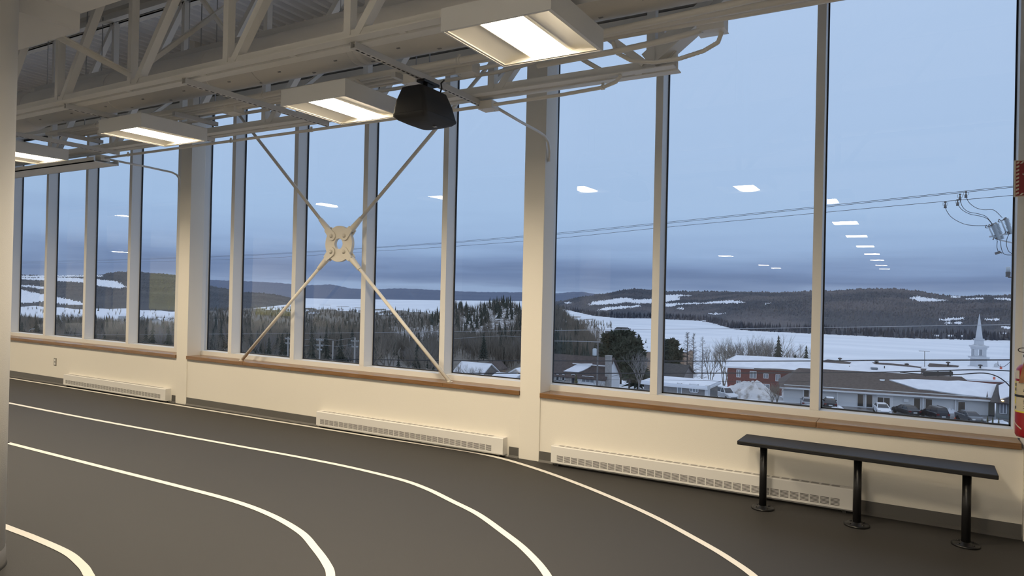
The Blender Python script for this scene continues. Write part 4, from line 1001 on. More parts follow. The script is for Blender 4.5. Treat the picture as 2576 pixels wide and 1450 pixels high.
def stand(name, lab, n, area, hh, kind, mt, wid, reject=None):
    """a far stand of trees nobody could count, as one object"""
    r = random.Random(name + lab); m = MB()
    c = 0
    while c < n:
        u = r.uniform(area[0], area[1]); t = area[2] * (area[3] / area[2]) ** r.random(); c += 1
        if reject and reject(u, t, r): continue
        p = gp(u, t); h = r.uniform(*hh); a0 = r.random() * 6
        if kind == 'spruce':
            L = 4 if t < 900 else 3
            for i in range(L):
                s = i / L; z = p.z + h * (0.08 + 0.9 * s); rad = h * wid * (1 - s) ** 0.9; vs = [(p.x, p.y, z + h * 1.5 / L)]
                for j in range(6):
                    a = a0 + PI * j / 3 + i; q = rad * (1.15 if j % 2 else 0.7); vs.append((p.x + q * math.cos(a), p.y + q * math.sin(a), z))
                m.add(vs, [(0, 1 + j, 1 + (j + 1) % 6) for j in range(6)])
        else:
            for j in range(7):
                a = a0 + j * 0.9; b = Vector((p.x, p.y, p.z + h * r.uniform(0.1, 0.45))); q = h * wid * r.uniform(0.3, 1)
                e = Vector((p.x + q * math.cos(a), p.y + q * math.sin(a), p.z + h * r.uniform(0.7, 1))); w_ = 0.009 * h + 0.00022 * t * 0.5
                sd = Vector((w_, 0, 0))
                m.add([b - sd, b + sd, e], [(0, 1, 2)]); sd = Vector((0, w_, 0)); m.add([b - sd, b + sd, e], [(0, 1, 2)])
            w_ = 0.012 * h; m.add([(p.x - w_, p.y, p.z - .5), (p.x + w_, p.y, p.z - .5), (p.x, p.y, p.z + h)], [(0, 1, 2)])
    o = m.build(name, mt); tag(o, lab, 'trees', None, 'stuff'); return o
rj = lambda u, t, r: (u < 500 and t > 780 and r.random() < 0.93) or (1180 < u < 1300 and 520 < t < 660 and r.random() < 0.6) or (985 < u < 1115 and 300 < t < 900 and r.random() < 0.55)
stand('spruce_wood', 'far dark spruces scattered through the wooded slope down to the lake', 1150, (-120, 1350, 330, 2000), (5, 12), 'spruce', 'spruce_needles', 0.17, rj)
stand('bare_wood', 'far grey leafless woods covering the slope down to the lake', 10500, (-120, 1350, 230, 1800), (7, 12), 'bare', 'twig_brown', 0.25, rj)
stand('knoll_spruces', 'dense spruces crowning the wooded knoll left of the middle column', 230, (1080, 1345, 560, 860), (5, 12), 'spruce', 'spruce_needles', 0.19)
stand('shore_wood', 'leafless woods on the slope right of the middle column', 2600, (1340, 1540, 330, 1500), (8, 13), 'bare', 'twig_brown', 0.25, lambda u, t, r: u > 1480 and t > 700 and r.random() < 0.6)
stand('shore_spruces', 'far small spruces on the slope right of the middle column', 320, (1340, 1660, 230, 900), (6, 11), 'spruce', 'spruce_needles', 0.17, lambda u, t, r: u > 1480 and r.random() < 0.6)

r = random.Random(91); m = MB()
for k in range(1500):
    u = r.uniform(1400, 2600); vb = lerp_tab(RB, u); t = (CAMZ - LAKE) * FPX / (vb - hor(u)) + r.uniform(-4, 90)
    p = P(u, hor(u), t); z0 = LAKE + (0 if t < 1 else 2) ; h = r.uniform(6, 15) * (0.55 if 1860 < u < 2560 and r.random() < .5 else 1); wd = h * r.uniform(.12, .3); a0 = r.random() * 6
    m.add([(p.x, p.y, z0 + h)] + [(p.x + wd * (1 if j % 2 else .6) * math.cos(a0 + j * PI / 3), p.y + wd * (1 if j % 2 else .6) * math.sin(a0 + j * PI / 3), z0 - 2) for j in range(6)], [(0, 1 + j, 1 + (j + 1) % 6) for j in range(6)])
tag(m.build('shoreline_trees', 'hill_forest'), 'dark fringe of far trees along the opposite shore of the lake', 'trees', None, 'stuff')
# ---------------------------------------------------------------- houses
class Facade:
    """a vertical house front through ground points a and b; s runs along it, d goes out towards the viewer"""
    def __init__(s, a, b):
        s.a = Vector((a.x, a.y, 0)); e = Vector((b.x - a.x, b.y - a.y, 0)); s.L = e.length; s.ex = e.normalized()
        s.n = Vector((s.ex.y, -s.ex.x, 0))
    def pt(s, x, d, z): p = s.a + s.ex * x + s.n * d; return Vector((p.x, p.y, z))
    def hit(s, u, v):
        p = onplane(u, v, s.a, s.n); return (p - s.a).dot(s.ex), p.z
    def box(s, m, x0, x1, d0, d1, z0, z1, mi=0):
        vs = [s.pt(x, d, z) for z in (z0, z1) for x, d in ((x0, d0), (x1, d0), (x1, d1), (x0, d1))]
        return m.add(vs, [(0, 3, 2, 1), (4, 5, 6, 7), (0, 1, 5, 4), (1, 2, 6, 5), (2, 3, 7, 6), (3, 0, 4, 7)], mi)
    def pxbox(s, m, u0, v0, u1, v1, d0, d1):
        x0, z1 = s.hit(u0, v0); x1, z0 = s.hit(u1, v1); return s.box(m, x0, x1, d0, d1, z0, z1)
def window(F, t_, o, u0, v0, u1, v1, panes=2, glass='house_glass', d=0.0):
    x0, z1 = F.hit(u0, v0); x1, z0 = F.hit(u1, v1); return window_at(F, t_, o, x0, x1, z0, z1, panes, glass, d)
def window_at(F, t_, o, x0, x1, z0, z1, panes=2, glass='house_glass', d=0.0):
    m = MB(); b = 0.09
    F.box(m, x0, x1, d, d + 0.07, z0, z0 + b); F.box(m, x0, x1, d, d + 0.07, z1 - b, z1); F.box(m, x0, x0 + b, d, d + 0.07, z0, z1); F.box(m, x1 - b, x1, d, d + 0.07, z0, z1)
    for k in range(1, panes): c = x0 + (x1 - x0) * k / panes; F.box(m, c - b / 2, c + b / 2, d, d + 0.06, z0, z1)
    f = m.build('window', 'trim_white', t_, off=o)
    m = MB(); F.box(m, x0 + b * .5, x1 - b * .5, d + 0.01, d + 0.03, z0 + b * .5, z1 - b * .5); m.build('glass', glass, f, off=o)
    return f
def door(F, t_, o, u0, v0, u1, v1, mt='door_black', d=0.0):
    x0, z1 = F.hit(u0, v0); x1, z0 = F.hit(u1, v1)
    m = MB(); b = 0.08
    F.box(m, x0 - b, x0, d, d + 0.08, z0, z1 + b); F.box(m, x1, x1 + b, d, d + 0.08, z0, z1 + b); F.box(m, x0 - b, x1 + b, d, d + 0.08, z1, z1 + b)
    f = m.build('door_frame', 'trim_white', t_, off=o)
    m = MB(); F.box(m, x0, x1, d, d + 0.05, z0, z1); m.build('door', mt, f, off=o)
def gable_roof(F, x0, x1, dep, z0, zr, over=0.4, hip=0.0, th=0.16):
    """roof along the facade: eaves at z0, ridge zr in the middle of the depth; two slabs, or a hipped solid"""
    m = MB(); sl = (zr - z0) / (dep / 2)
    ze = z0 - sl * over
    A = [(x0 - over, over, ze), (x1 + over, over, ze), (x1 + over, -dep - over, ze), (x0 - over, -dep - over, ze), (x0 - over + hip, -dep / 2, zr), (x1 + over - hip, -dep / 2, zr)]
    vs = [F.pt(*p) for p in A] + [F.pt(a, b, c - th) for a, b, c in A]
    if hip: fs = [(0, 1, 5, 4), (2, 3, 4, 5), (0, 4, 3), (1, 2, 5), (6, 7, 8, 9), (0, 6, 7, 1), (1, 7, 8, 2), (2, 8, 9, 3), (3, 9, 6, 0)]
    else: fs = [(0, 1, 5, 4), (2, 3, 4, 5), (6, 10, 11, 7), (8, 11, 10, 9), (0, 6, 7, 1), (2, 8, 9, 3), (0, 4, 10, 6), (4, 3, 9, 10), (1, 7, 11, 5), (5, 11, 8, 2)]
    m.add(vs, fs); return m
def roof_patch(F, dep, z0, zr, over, poly, lift, th, name, mt, t_, o):
    """a patch of snow (or bare shingles) lying on the front slope, outline given by points on the roof plane"""
    p0 = F.pt(0, over, z0 - (zr - z0) / (dep / 2) * over); p1 = F.pt(0, -dep / 2, zr); up = (p1 - p0).normalized(); n = F.ex.cross(up).normalized()
    if n.z < 0: n = -n
    pts = [onplane(u, v, p0 + n * lift, n) for u, v in poly]
    q = []
    for i, p in enumerate(pts):
        b = pts[(i + 1) % len(pts)]; k = max(1, int((b - p).length / 1.5))
        for j in range(k): q.append(p.lerp(b, j / k) + Vector((0, 0, 0)) + (F.ex * RW.uniform(-.22, .22) + up * RW.uniform(-.15, .15) if j else Vector()))
    m = MB(); k = len(q)
    m.add(q + [p - n * (lift + th) for p in q], [tuple(range(k))] + [(i, (i + 1) % k, k + (i + 1) % k, k + i) for i in range(k)])
    return m.build(name, mt, t_, off=o)

# --- low white commercial building with parking
ZG = -14.9
A, B = onz(1971, 1011, ZG), onz(2486, 1047, ZG); F = Facade(A, B)
t_ = thing('commercial_building', A, 'long low white building with brown roof and many black doors behind the parking', 'building'); o = t_.location
L4, D4, E4, R4 = F.L, 10.0, ZG + 2.62, ZG + 5.0
m = MB(); F.box(m, 0, L4, -D4, 0, ZG - 1.5, E4 + 0.1); m.build('wall', 'siding_white', t_, off=o)
gable_roof(F, 0, L4 + 0.2, D4, E4, R4, 0.6, 3.0).build('roof', 'shingle_brown', t_, off=o)
m = MB(); F.box(m, -0.65, L4 + 0.8, 0.58, 0.70, E4 - 0.48, E4 - 0.24); m.build('fascia', 'trim_white', t_, off=o)
roof_patch(F, D4, E4, R4, 0.6, C6([(1110, 908), (1300, 903), (1500, 912), (1800, 925), (1985, 945), (2060, 940), (2060, 1040), (2000, 1030), (1975, 1062), (1930, 1055), (1925, 1000), (1915, 1055), (1650, 1022), (1450, 992), (1350, 985), (1250, 952)]), 0.16, 0.1, 'roof_snow', 'snow', t_, o)
roof_patch(F, D4, E4, R4, 0.6, C6([(1030, 906), (1075, 908), (1070, 916), (1035, 914)]), 0.1, 0.05, 'roof_snow', 'snow', t_, o)
for u in (2020.5, 2106, 2176, 2321.5, 2403):
    x0, _ = F.hit(u - 1.6, 1000); x1, _ = F.hit(u + 1.6, 1000); m = MB(); F.box(m, x0, x1, 0.1, 0.3, ZG, E4 - 0.2); m.build('post', 'trim_white', t_, off=o)
for q in [(2021.5, 981, 2034.5, 1003), (2157.5, 992, 2171, 1023), (2180, 994, 2194, 1025), (2299.5, 1002, 2314, 1034), (2328.5, 1004.5, 2344, 1038), (2410.5, 1011, 2427, 1043)]:
    door(F, t_, o, *q)
m = MB(); F.pxbox(m, 2205, 993, 2246, 1027, 0.02, 0.14); m.build('entrance_panel', 'trim_white', t_, off=o)
window(F, t_, o, 2205.5, 998, 2239, 1026, 2, 'door_black', 0.14)
m = MB(); F.pxbox(m, 2273, 1004, 2284.5, 1012, 0.02, 0.25); m.build('wall_sign', 'trim_white', t_, off=o)
m = MB(); F.pxbox(m, 2487, 1011, 2504, 1048, -1.0, -0.4); m.build('entry_recess', 'siding_green', t_, off=o)

# --- grey green house at the right edge
A2, B2 = onz(2505, 1052, ZG), onz(2580, 1061, ZG); F5 = Facade(A2, B2)
t_ = thing('house', A2, 'grey green house corner with tall white window at the right edge of glass', 'house', 'houses below the building'); o = t_.location
m = MB(); F5.box(m, 0, 9, -8, 0, ZG - 1.5, ZG + 2.6); m.build('wall', 'siding_green', t_, off=o)
gable_roof(F5, 0, 9, 8, ZG + 2.6, ZG + 4.6, 0.6).build('roof', 'shingle_dark', t_, off=o)
roof_patch(F5, 8, ZG + 2.6, ZG + 4.6, 0.6, [(2512, 970), (2530, 962), (2560, 958), (2560, 990), (2530, 1000), (2516, 1004)], 0.16, 0.1, 'roof_snow', 'snow', t_, o)
window(F5, t_, o, 2515, 1012, 2533, 1043, 2, 'curtain_glass')
m = MB(); x_, z_ = F5.hit(2523, 1008); m.lathe([(0.0, -0.1), (0.16, -0.06), (0.16, 0.06), (0.0, 0.1)], F5.pt(x_, 0.25, z_), 10); m.build('porch_lamp', 'house_lamp', t_, off=o)

# --- red brick block with snowy roof
E3 = -12.1
A3, B3 = onz(1831, 923, E3), onz(2303, 948, E3); F3 = Facade(A3, B3); L3 = F3.hit(2575, 955)[0]
t_ = thing('brick_building', A3, 'long red brick block with white windows under a wide snowy roof', 'building'); o = t_.location
D3, R3 = 13.0, E3 + 1.55
m = MB(); F3.box(m, 0, L3, -D3, 0, E3 - 8, E3); m.build('wall', 'brick_red', t_, off=o)
m = MB(); F3.box(m, -0.5, L3 + 0.5, -0.05, 0.55, E3 - 0.16, E3 + 0.08); m.build('eave', 'trim_white', t_, off=o)
gable_roof(F3, 0, L3, D3, E3 + 0.25, R3 + 0.25, 0.5, 2.0, 0.3).build('roof', 'snow', t_, off=o)
for pl in (C6([(575, 747), (600, 741), (700, 752), (795, 765), (785, 776), (560, 762)]), C6([(970, 764), (1090, 770), (1250, 785), (1380, 803), (1370, 810), (1250, 797), (1080, 783), (990, 777)]), C6([(1430, 790), (1445, 772), (1600, 783), (1690, 793), (1680, 804), (1440, 800)]), C6([(1370, 815), (1420, 818), (1400, 850), (1370, 860)]), C6([(-10, 812), (200, 818), (450, 838), (448, 848), (200, 830), (-10, 826)])):
    roof_patch(F3, D3, E3 + 0.25, R3 + 0.25, 0.5, pl, 0.06, 0.05, 'bare_shingles', 'shingle_brown', t_, o)
vents = [(2113, 905), (2205, 913), (2281, 919), (2385, 915), (2466, 922)]
for u, v in vents:
    p = onplane(u, v, F3.pt(0, -D3 / 2 + 0.8, R3), F3.n); m = MB(); m.lathe([(0.14, -0.55), (0.14, 0.05), (0.36, 0.08), (0.36, 0.26), (0.12, 0.34)], p, 12); m.build('roof_vent', 'roof_vent', t_, off=o)
for u, v in ((1991, 919), (2137, 923), (2225, 923)):
    p = onplane(u, v, F3.pt(0, -3.0, 0), F3.n); m = MB(); m.lathe([(0.09, -0.5), (0.09, 0.15)], p, 8); m.build('vent_pipe', 'roof_vent', t_, off=o)
p = onplane(2199, 927, F3.pt(0, -2.2, 0), F3.n); m = MB(); m.bar(p - F3.ex * 0.55, p + F3.ex * 0.55, 0.9, 0.3); m.build('skylight', 'curtain_glass', t_, off=o)
for u0, v0, u1, v1 in [(1852.5, 930, 1863, 950), (1886, 934, 1903, 953), (1920.5, 940, 1933, 953), (1951, 942, 1963, 960), (1852, 958, 1864, 979), (1886, 962, 1903, 981), (1917, 966, 1936, 982)]:
    window(F3, t_, o, u0, v0, u1, v1, 2, 'curtain_glass')
# antenna on its roof
p = F3.pt(F3.hit(2326, 930)[0], -5, 0); q = onplane(2326, 884, p, F3.n); b = onplane(2326, 925, p, F3.n)
t_ = thing('antenna', b, 'thin rooftop aerial with one crossbar on the brick block', 'antenna'); o = t_.location
m = MB(); m.tube([b - Vector((0, 0, .4)), q], 0.05, 6); m.build('mast', 'pole_dark', t_, off=o)
m = MB(); m.tube([q - F3.ex * 0.95, q + F3.ex * 0.85], 0.035, 6)
for k in range(5): c = q + F3.ex * (-0.85 + 0.4 * k); m.tube([c - F3.n * 0.4, c + F3.n * 0.4], 0.02, 5)
m.build('boom', 'pole_dark', t_, off=o)

def wfac(u0, u1, t, zb):
    a = P(u0, hor(u0), t); a.z = zb
    d = ray(u1, 900); s = a.y / d.y; b = Vector((d.x * s, a.y, zb)); return a, b
# --- grey flat roofed house
a, b = wfac(1625, 1776, 106, ZG); F2 = Facade(a, b)
t_ = thing('house', a, 'grey stone house with flat snowy roof and white chimney, between first and second right mullions', 'house', 'houses below the building'); o = t_.location
m = MB(); F2.box(m, 0, F2.L, -7.5, 0, ZG - 1.5, ZG + 2.75); m.build('wall', 'siding_grey', t_, off=o)
m = MB(); F2.box(m, -0.4, F2.L + 0.4, -8, 0.4, ZG + 2.75, ZG + 3.0); m.build('eave', 'trim_white', t_, off=o)
m = MB(); F2.box(m, -0.35, F2.L + 0.35, -7.9, 0.32, ZG + 3.0, ZG + 3.3)
m.build('roof_snow', 'snow', t_, off=o)
m = MB(); F2.box(m, F2.L - 0.05, F2.L + 0.45, -1.0, 0.1, ZG - 1, ZG + 3.35); m.build('chimney', 'siding_white', t_, off=o)
window(F2, t_, o, 1735, 966, 1757, 989, 3, 'curtain_glass'); window(F2, t_, o, 1660, 961, 1670, 980, 2, 'curtain_glass'); door(F2, t_, o, 1705.5, 965, 1714, 992, 'curtain_glass')
m = MB(); F2.box(m, F2.L + 0.6, F2.L + 2.6, -3.5, -3.3, ZG + 0.9, ZG + 1.0)
for k in range(6): F2.box(m, F2.L + 0.6 + k * 0.38, F2.L + 0.68 + k * 0.38, -3.5, -3.3, ZG - .5, ZG + 0.95)
m.build('porch_rail', 'trim_white', t_, off=o)
FA = Facade(*wfac(1804, 1834, 119, ZG)); o_z = lambda v: 1.6 - (v - hor(1820)) * 119 / FPX
t_ = thing('awning', FA.pt(0, 0, ZG), 'dark red sloping awning between grey house and brick block', 'awning'); o = t_.location
m = MB(); q = [(0, .0, o_z(987)), (FA.L, .0, o_z(968)), (FA.L, -2, o_z(968)), (0, -2, o_z(987))]
m.add([FA.pt(*p) for p in q] + [FA.pt(x, d, z - .18) for x, d, z in q] , [(0, 1, 2, 3), (7, 6, 5, 4), (0, 4, 5, 1), (1, 5, 6, 2), (2, 6, 7, 3), (3, 7, 4, 0)]); m.build('canopy', 'awning_red', t_, off=o)
m = MB(); m.add([FA.pt(0.1, -.1, o_z(989)), FA.pt(FA.L, -.1, o_z(989)), FA.pt(FA.L, -.1, o_z(971)), FA.pt(0.1, -1.9, o_z(989)), FA.pt(FA.L, -1.9, o_z(989)), FA.pt(FA.L, -1.9, o_z(971))], [(0, 1, 2), (5, 4, 3), (0, 2, 5, 3), (1, 4, 5, 2), (0, 3, 4, 1)]); m.build('side_panel', 'awning_red', t_, off=o)
m = MB()
for x in (.15, FA.L - .1): FA.box(m, x - .06, x + .06, -.2, -.08, ZG - .3, o_z(987))
m.build('post', 'trim_white', t_, off=o)
# --- white gabled house by the column
ZH = -15.9
a, b = wfac(1330, 1522, 116, ZH); F1 = Facade(a, b)
t_ = thing('house', a, 'white gabled house with brown roof and brick chimney right of the middle column', 'house', 'houses below the building'); o = t_.location
E1 = 1.6 - (939 - 738) * 116 / FPX; R1 = 1.6 - (893 - 740) * 119 / FPX
m = MB(); F1.box(m, 0, F1.L, -6.4, 0, ZH - 1.5, E1 + 0.05)
m.add([F1.pt(F1.L, 0, E1), F1.pt(F1.L, -6.4, E1), F1.pt(F1.L, -3.2, R1), F1.pt(0, 0, E1), F1.pt(0, -6.4, E1), F1.pt(0, -3.2, R1)], [(0, 1, 2), (5, 4, 3), (0, 2, 5, 3), (1, 4, 5, 2)]); m.build('wall', 'siding_white', t_, off=o)
gable_roof(F1, 0, F1.L, 6.4, E1 + 0.1, R1 + 0.1, 0.35).build('roof', 'shingle_brown', t_, off=o)
x0 = F1.hit(1437, 950)[0]; m = MB(); F1.box(m, 0.02, x0, 0.0, 0.06, ZH - 1, E1); m.build('stone_front', 'stone_grey', t_, off=o)
m = MB(); F1.box(m, F1.L - 0.05, F1.L + 0.75, -1.1, -0.2, ZH - 1, R1 + 0.5); F1.box(m, F1.L - 0.1, F1.L + 0.8, -1.15, -0.15, R1 + 0.5, R1 + 0.68); m.build('chimney', 'stone_grey', t_, off=o)
roof_patch(F1, 6.4, E1 + 0.1, R1 + 0.1, 0.35, C5([(425, 1030), (480, 1003), (560, 962), (690, 962), (672, 985), (640, 1005), (600, 1025), (560, 1038)]), 0.14, 0.1, 'roof_snow', 'snow', t_, o)
m = MB(); F1.box(m, F1.hit(1432, 915)[0], F1.L, -1.4, -1.25, E1 + 1.75, E1 + 1.9); m.build('roof_step', 'trim_white', t_, off=o)
for q in [(1399, 941, 1407.5, 959), (1414, 942, 1422, 959)]: window(F1, t_, o, *q, 1, 'house_glass', 0.06)
window(F1, t_, o, 1463.5, 945, 1495, 965, 3, 'curtain_glass'); door(F1, t_, o, 1438, 943, 1446, 966, 'house_glass')
def cottage(u0, u1, vb, ve, vr, t, dep, wm, rm, lab, snow=False, cat='house', grp='houses below the building', gable=False, wins=()):
    zb = 1.6 - (vb - hor(u0)) * t / FPX
    a, b = wfac(u0, u1, t, zb); Fc = Facade(a, b); um = (u0 + u1) / 2
    ze = 1.6 - (ve - hor(um)) * t / FPX; zr = 1.6 - (vr - hor(um)) * (t + dep * .4) / FPX
    t_ = thing('house' if cat == 'house' else cat.replace(' ', '_'), a, lab, cat, grp); o = t_.location
    m = MB(); Fc.box(m, 0, Fc.L, -dep, 0, zb - 3, ze)
    if gable: # gable faces the viewer
        m.add([Fc.pt(0, 0, ze), Fc.pt(Fc.L, 0, ze), Fc.pt(Fc.L / 2, 0, zr), Fc.pt(0, -dep, ze), Fc.pt(Fc.L, -dep, ze), Fc.pt(Fc.L / 2, -dep, zr)], [(0, 1, 2), (5, 4, 3), (0, 2, 5, 3), (1, 4, 5, 2)])
    else: m.add([Fc.pt(0, 0, ze), Fc.pt(0, -dep, ze), Fc.pt(0, -dep / 2, zr), Fc.pt(Fc.L, 0, ze), Fc.pt(Fc.L, -dep, ze), Fc.pt(Fc.L, -dep / 2, zr)], [(0, 1, 2), (5, 4, 3), (0, 2, 5, 3), (1, 4, 5, 2)])
    m.build('wall', wm, t_, off=o)
    if gable:
        m = MB(); th = 0.25; ov = 0.4
        for s in (0, 1):
            x0 = -ov if s == 0 else Fc.L + ov; zz = ze - (zr - ze) * ov / (Fc.L / 2)
            q = [(x0, ov, zz), (Fc.L / 2, ov, zr), (Fc.L / 2, -dep - ov, zr), (x0, -dep - ov, zz)]
            m.add([Fc.pt(*p) for p in q] + [Fc.pt(p[0], p[1], p[2] + th) for p in q], [(0, 1, 2, 3), (7, 6, 5, 4), (0, 4, 5, 1), (1, 5, 6, 2), (2, 6, 7, 3), (3, 7, 4, 0)])
        m.build('roof', rm, t_, off=o)
    else: gable_roof(Fc, 0, Fc.L, dep, ze + 0.1, zr + 0.2, 0.4, 0, 0.2).build('roof', rm, t_, off=o)
    for q in wins: window(Fc, t_, o, *q, 2, 'house_glass')
    return Fc, t_
cottage(1146, 1212, 952, 938, 912, 150, 7, 'siding_grey', 'snow', 'small house with snow covered roof just right of the X brace foot')
cottage(1207, 1233, 948, 930, 912, 158, 7, 'tan_wall', 'shingle_brown', 'tan gable fronted cottage right of the snow roofed house', gable=True, wins=[(1216, 926, 1225, 940)])
cottage(1282, 1322, 962, 943, 924, 128, 7, 'siding_white', 'snow', 'white house with lit lamp cut off by the left edge of the middle column', gable=True)
F7, t7 = cottage(1240, 1286, 962, 953, 940, 112, 5, 'siding_white', 'snow', 'low snow covered shed in front of the lit white house', cat='shed')
p = onz(1301, 941, -12.2); t_ = thing('yard_lamp', P(1301, 942, 126), 'glowing warm lamp on the white house by the middle column', 'lamp'); m = MB(); m.lathe([(0, -0.12), (0.14, -0.05), (0.14, 0.05), (0, 0.12)], (0, 0, 0), 12); m.build('bulb', 'house_lamp', t_); m = MB(); m.tube([(0, 0.05, -0.1), (0, 0.8, -0.1)], 0.03, 6); m.build('arm', 'pole_dark', t_)
cottage(1662, 1716, 958, 944, 917, 138, 8, 'siding_grey', 'shingle_dark', 'dark roofed house with one snowy slope behind the grey flat house', gable=False)
cottage(1618, 1662, 905, 884, 879, 190, 9, 'tan_wall', 'snow', 'tan flat roofed house left of the first right mullion, among spruces')
cottage(1664, 1722, 912, 884, 878, 200, 9, 'tan_wall', 'snow', 'tan house with snowy roof right of the first right mullion, among pines')
cottage(1549, 1570, 838, 829, 824, 420, 8, 'siding_grey', 'shingle_dark', 'small dark house on the snowy rise above the pines')
cottage(1524, 1546, 836, 832, 827, 440, 8, 'siding_grey', 'snow', 'small snow roofed house left of the dark one on the snowy rise')
cottage(1574, 1592, 862, 845, 838, 300, 8, 'siding_white', 'snow', 'pale house half hidden between the pines and the broad spruce')
cottage(57, 108, 803, 797, 789, 760, 26, 'siding_white', 'snow', 'long snow roofed barn in the leftmost pane', cat='barn')
for i, (u0, u1, vb, t) in enumerate([(275, 299, 822, 640), (385, 408, 812, 620), (425, 440, 815, 600), (246, 262, 836, 560), (300, 312, 800, 820), (352, 366, 806, 760), (60, 76, 830, 600)]):
    cottage(u0, u1, vb, vb - 5, vb - 11, t, 8, 'siding_white', 'snow', ['snow roofed house in third pane from left, on the rise', 'peaked snow roofed house in the fourth pane from left', 'rightmost small house in the fourth pane from left', 'low house among spruces in the third pane from left', 'tiny upper house in the third pane from left', 'tiny upper house at left side of the fourth pane', 'low pale house in the leftmost pane above the sill'][i], gable=i % 2 == 1)
for i, (u0, u1, vb, h) in enumerate([(2337, 2348, 850, 9), (2352, 2362, 850, 7), (2386, 2397, 851, 8), (2410, 2421, 851, 7), (2472, 2486, 841, 9), (2380, 2388, 818, 4), (2405, 2415, 822, 4), (2420, 2432, 826, 4), (2528, 2540, 824, 5), (2445, 2453, 803, 3), (2490, 2500, 802, 3), (2395, 2404, 812, 3), (1890, 1898, 829, 5), (1768, 1775, 810, 3), (1720, 1727, 804, 3), (1560, 1567, 797, 4), (1586, 1594, 797, 4), (1628, 1634, 798, 4)]):
    t = min(2300, 62 * FPX / max(26, vb - hor(u0))) - 4 if i < 4 or i > 11 else 1450 + 40 * i
    cottage(u0, u1, vb, vb - h * .55, vb - h, t, 9, 'siding_grey' if i % 3 else 'siding_white', 'snow', 'small snow roofed house on the far shore of the frozen lake', grp='far shore houses')

# --- church steeple
TC = 300
cz = lambda v: 1.6 - (v - hor(2462)) * TC / FPX
wpx = lambda n: n * TC / FPX
bp = P(2461.5, 925, TC); bp.z = cz(925)
t_ = thing('church_steeple', bp, 'white church steeple with pointed spire rising above the snowy roofs', 'church'); o = t_.location
RZ = math.radians(22)
def stage(v0, v1, w0, w1, n=4, rot=PI / 4):
    m = MB(); z0, z1 = cz(v0), cz(v1); k = 1 / math.cos(PI / n)
    a = [(bp.x + wpx(w0) / 2 * k * math.cos(rot + RZ + 2 * PI * i / n), bp.y + wpx(w0) / 2 * k * math.sin(rot + RZ + 2 * PI * i / n), z0) for i in range(n)]
    b = [(bp.x + wpx(w1) / 2 * k * math.cos(rot + RZ + 2 * PI * i / n), bp.y + wpx(w1) / 2 * k * math.sin(rot + RZ + 2 * PI * i / n), z1) for i in range(n)]
    m.add(a + b, [tuple(range(n)), tuple(range(2 * n - 1, n - 1, -1))] + [(i, (i + 1) % n, n + (i + 1) % n, n + i) for i in range(n)]); return m
stage(1010, 922, 60, 34).build('nave_front', 'church_white', t_, off=o); stage(922, 902, 28, 26).build('tower_base', 'church_white', t_, off=o)
stage(902, 898, 33, 35).build('cornice', 'church_white', t_, off=o)
bel = MB()
for sx in (-1, 1):
    for sy in (-1, 1):
        c = Vector((bp.x, bp.y, 0)) + Matrix.Rotation(RZ, 3, 'Z') @ Vector((sx * wpx(9.2), sy * wpx(9.2), 0)); w_ = wpx(3.4)
        bel.box((c.x - w_, c.y - w_, cz(898)), (c.x + w_, c.y + w_, cz(878)))
bel.build('belfry', 'church_white', t_, off=o)
stage(898, 895, 24, 24).build('belfry_sill', 'church_white', t_, off=o)
stage(879, 874, 26, 27).build('belfry_head', 'church_white', t_, off=o); stage(874, 870, 31, 32).build('cornice', 'church_white', t_, off=o); stage(870, 867, 26, 14).build('pediment', 'church_white', t_, off=o)
stage(868, 855, 20, 18, 8, PI / 8).build('drum', 'church_white', t_, off=o); stage(855, 852.5, 22, 22, 8, PI / 8).build('cornice', 'church_white', t_, off=o)
stage(852.5, 790, 14.5, 0.8, 8, PI / 8).build('spire', 'church_white', t_, off=o)
p = P(2506, 925, 310); t_ = thing('church_turret', p, 'tiny white turret right of the church steeple', 'church'); m = MB(); m.lathe([(1.3, -8), (1.3, -0.5), (1.6, -0.4), (1.6, 0), (0.9, 0.2), (0.9, 1.2), (0, 2.2)], (0, 0, 0), 8); m.build('turret', 'church_white', t_)
p = P(2480, 921, 292); t_ = thing('roof_cross', p, 'small cross on the church roof beside the steeple', 'cross'); m = MB(); m.box((-.12, -.12, -3), (.12, .12, 1.0)); m.box((-.55, -.1, 0.2), (.55, .1, 0.42)); m.build('cross', 'church_white', t_)

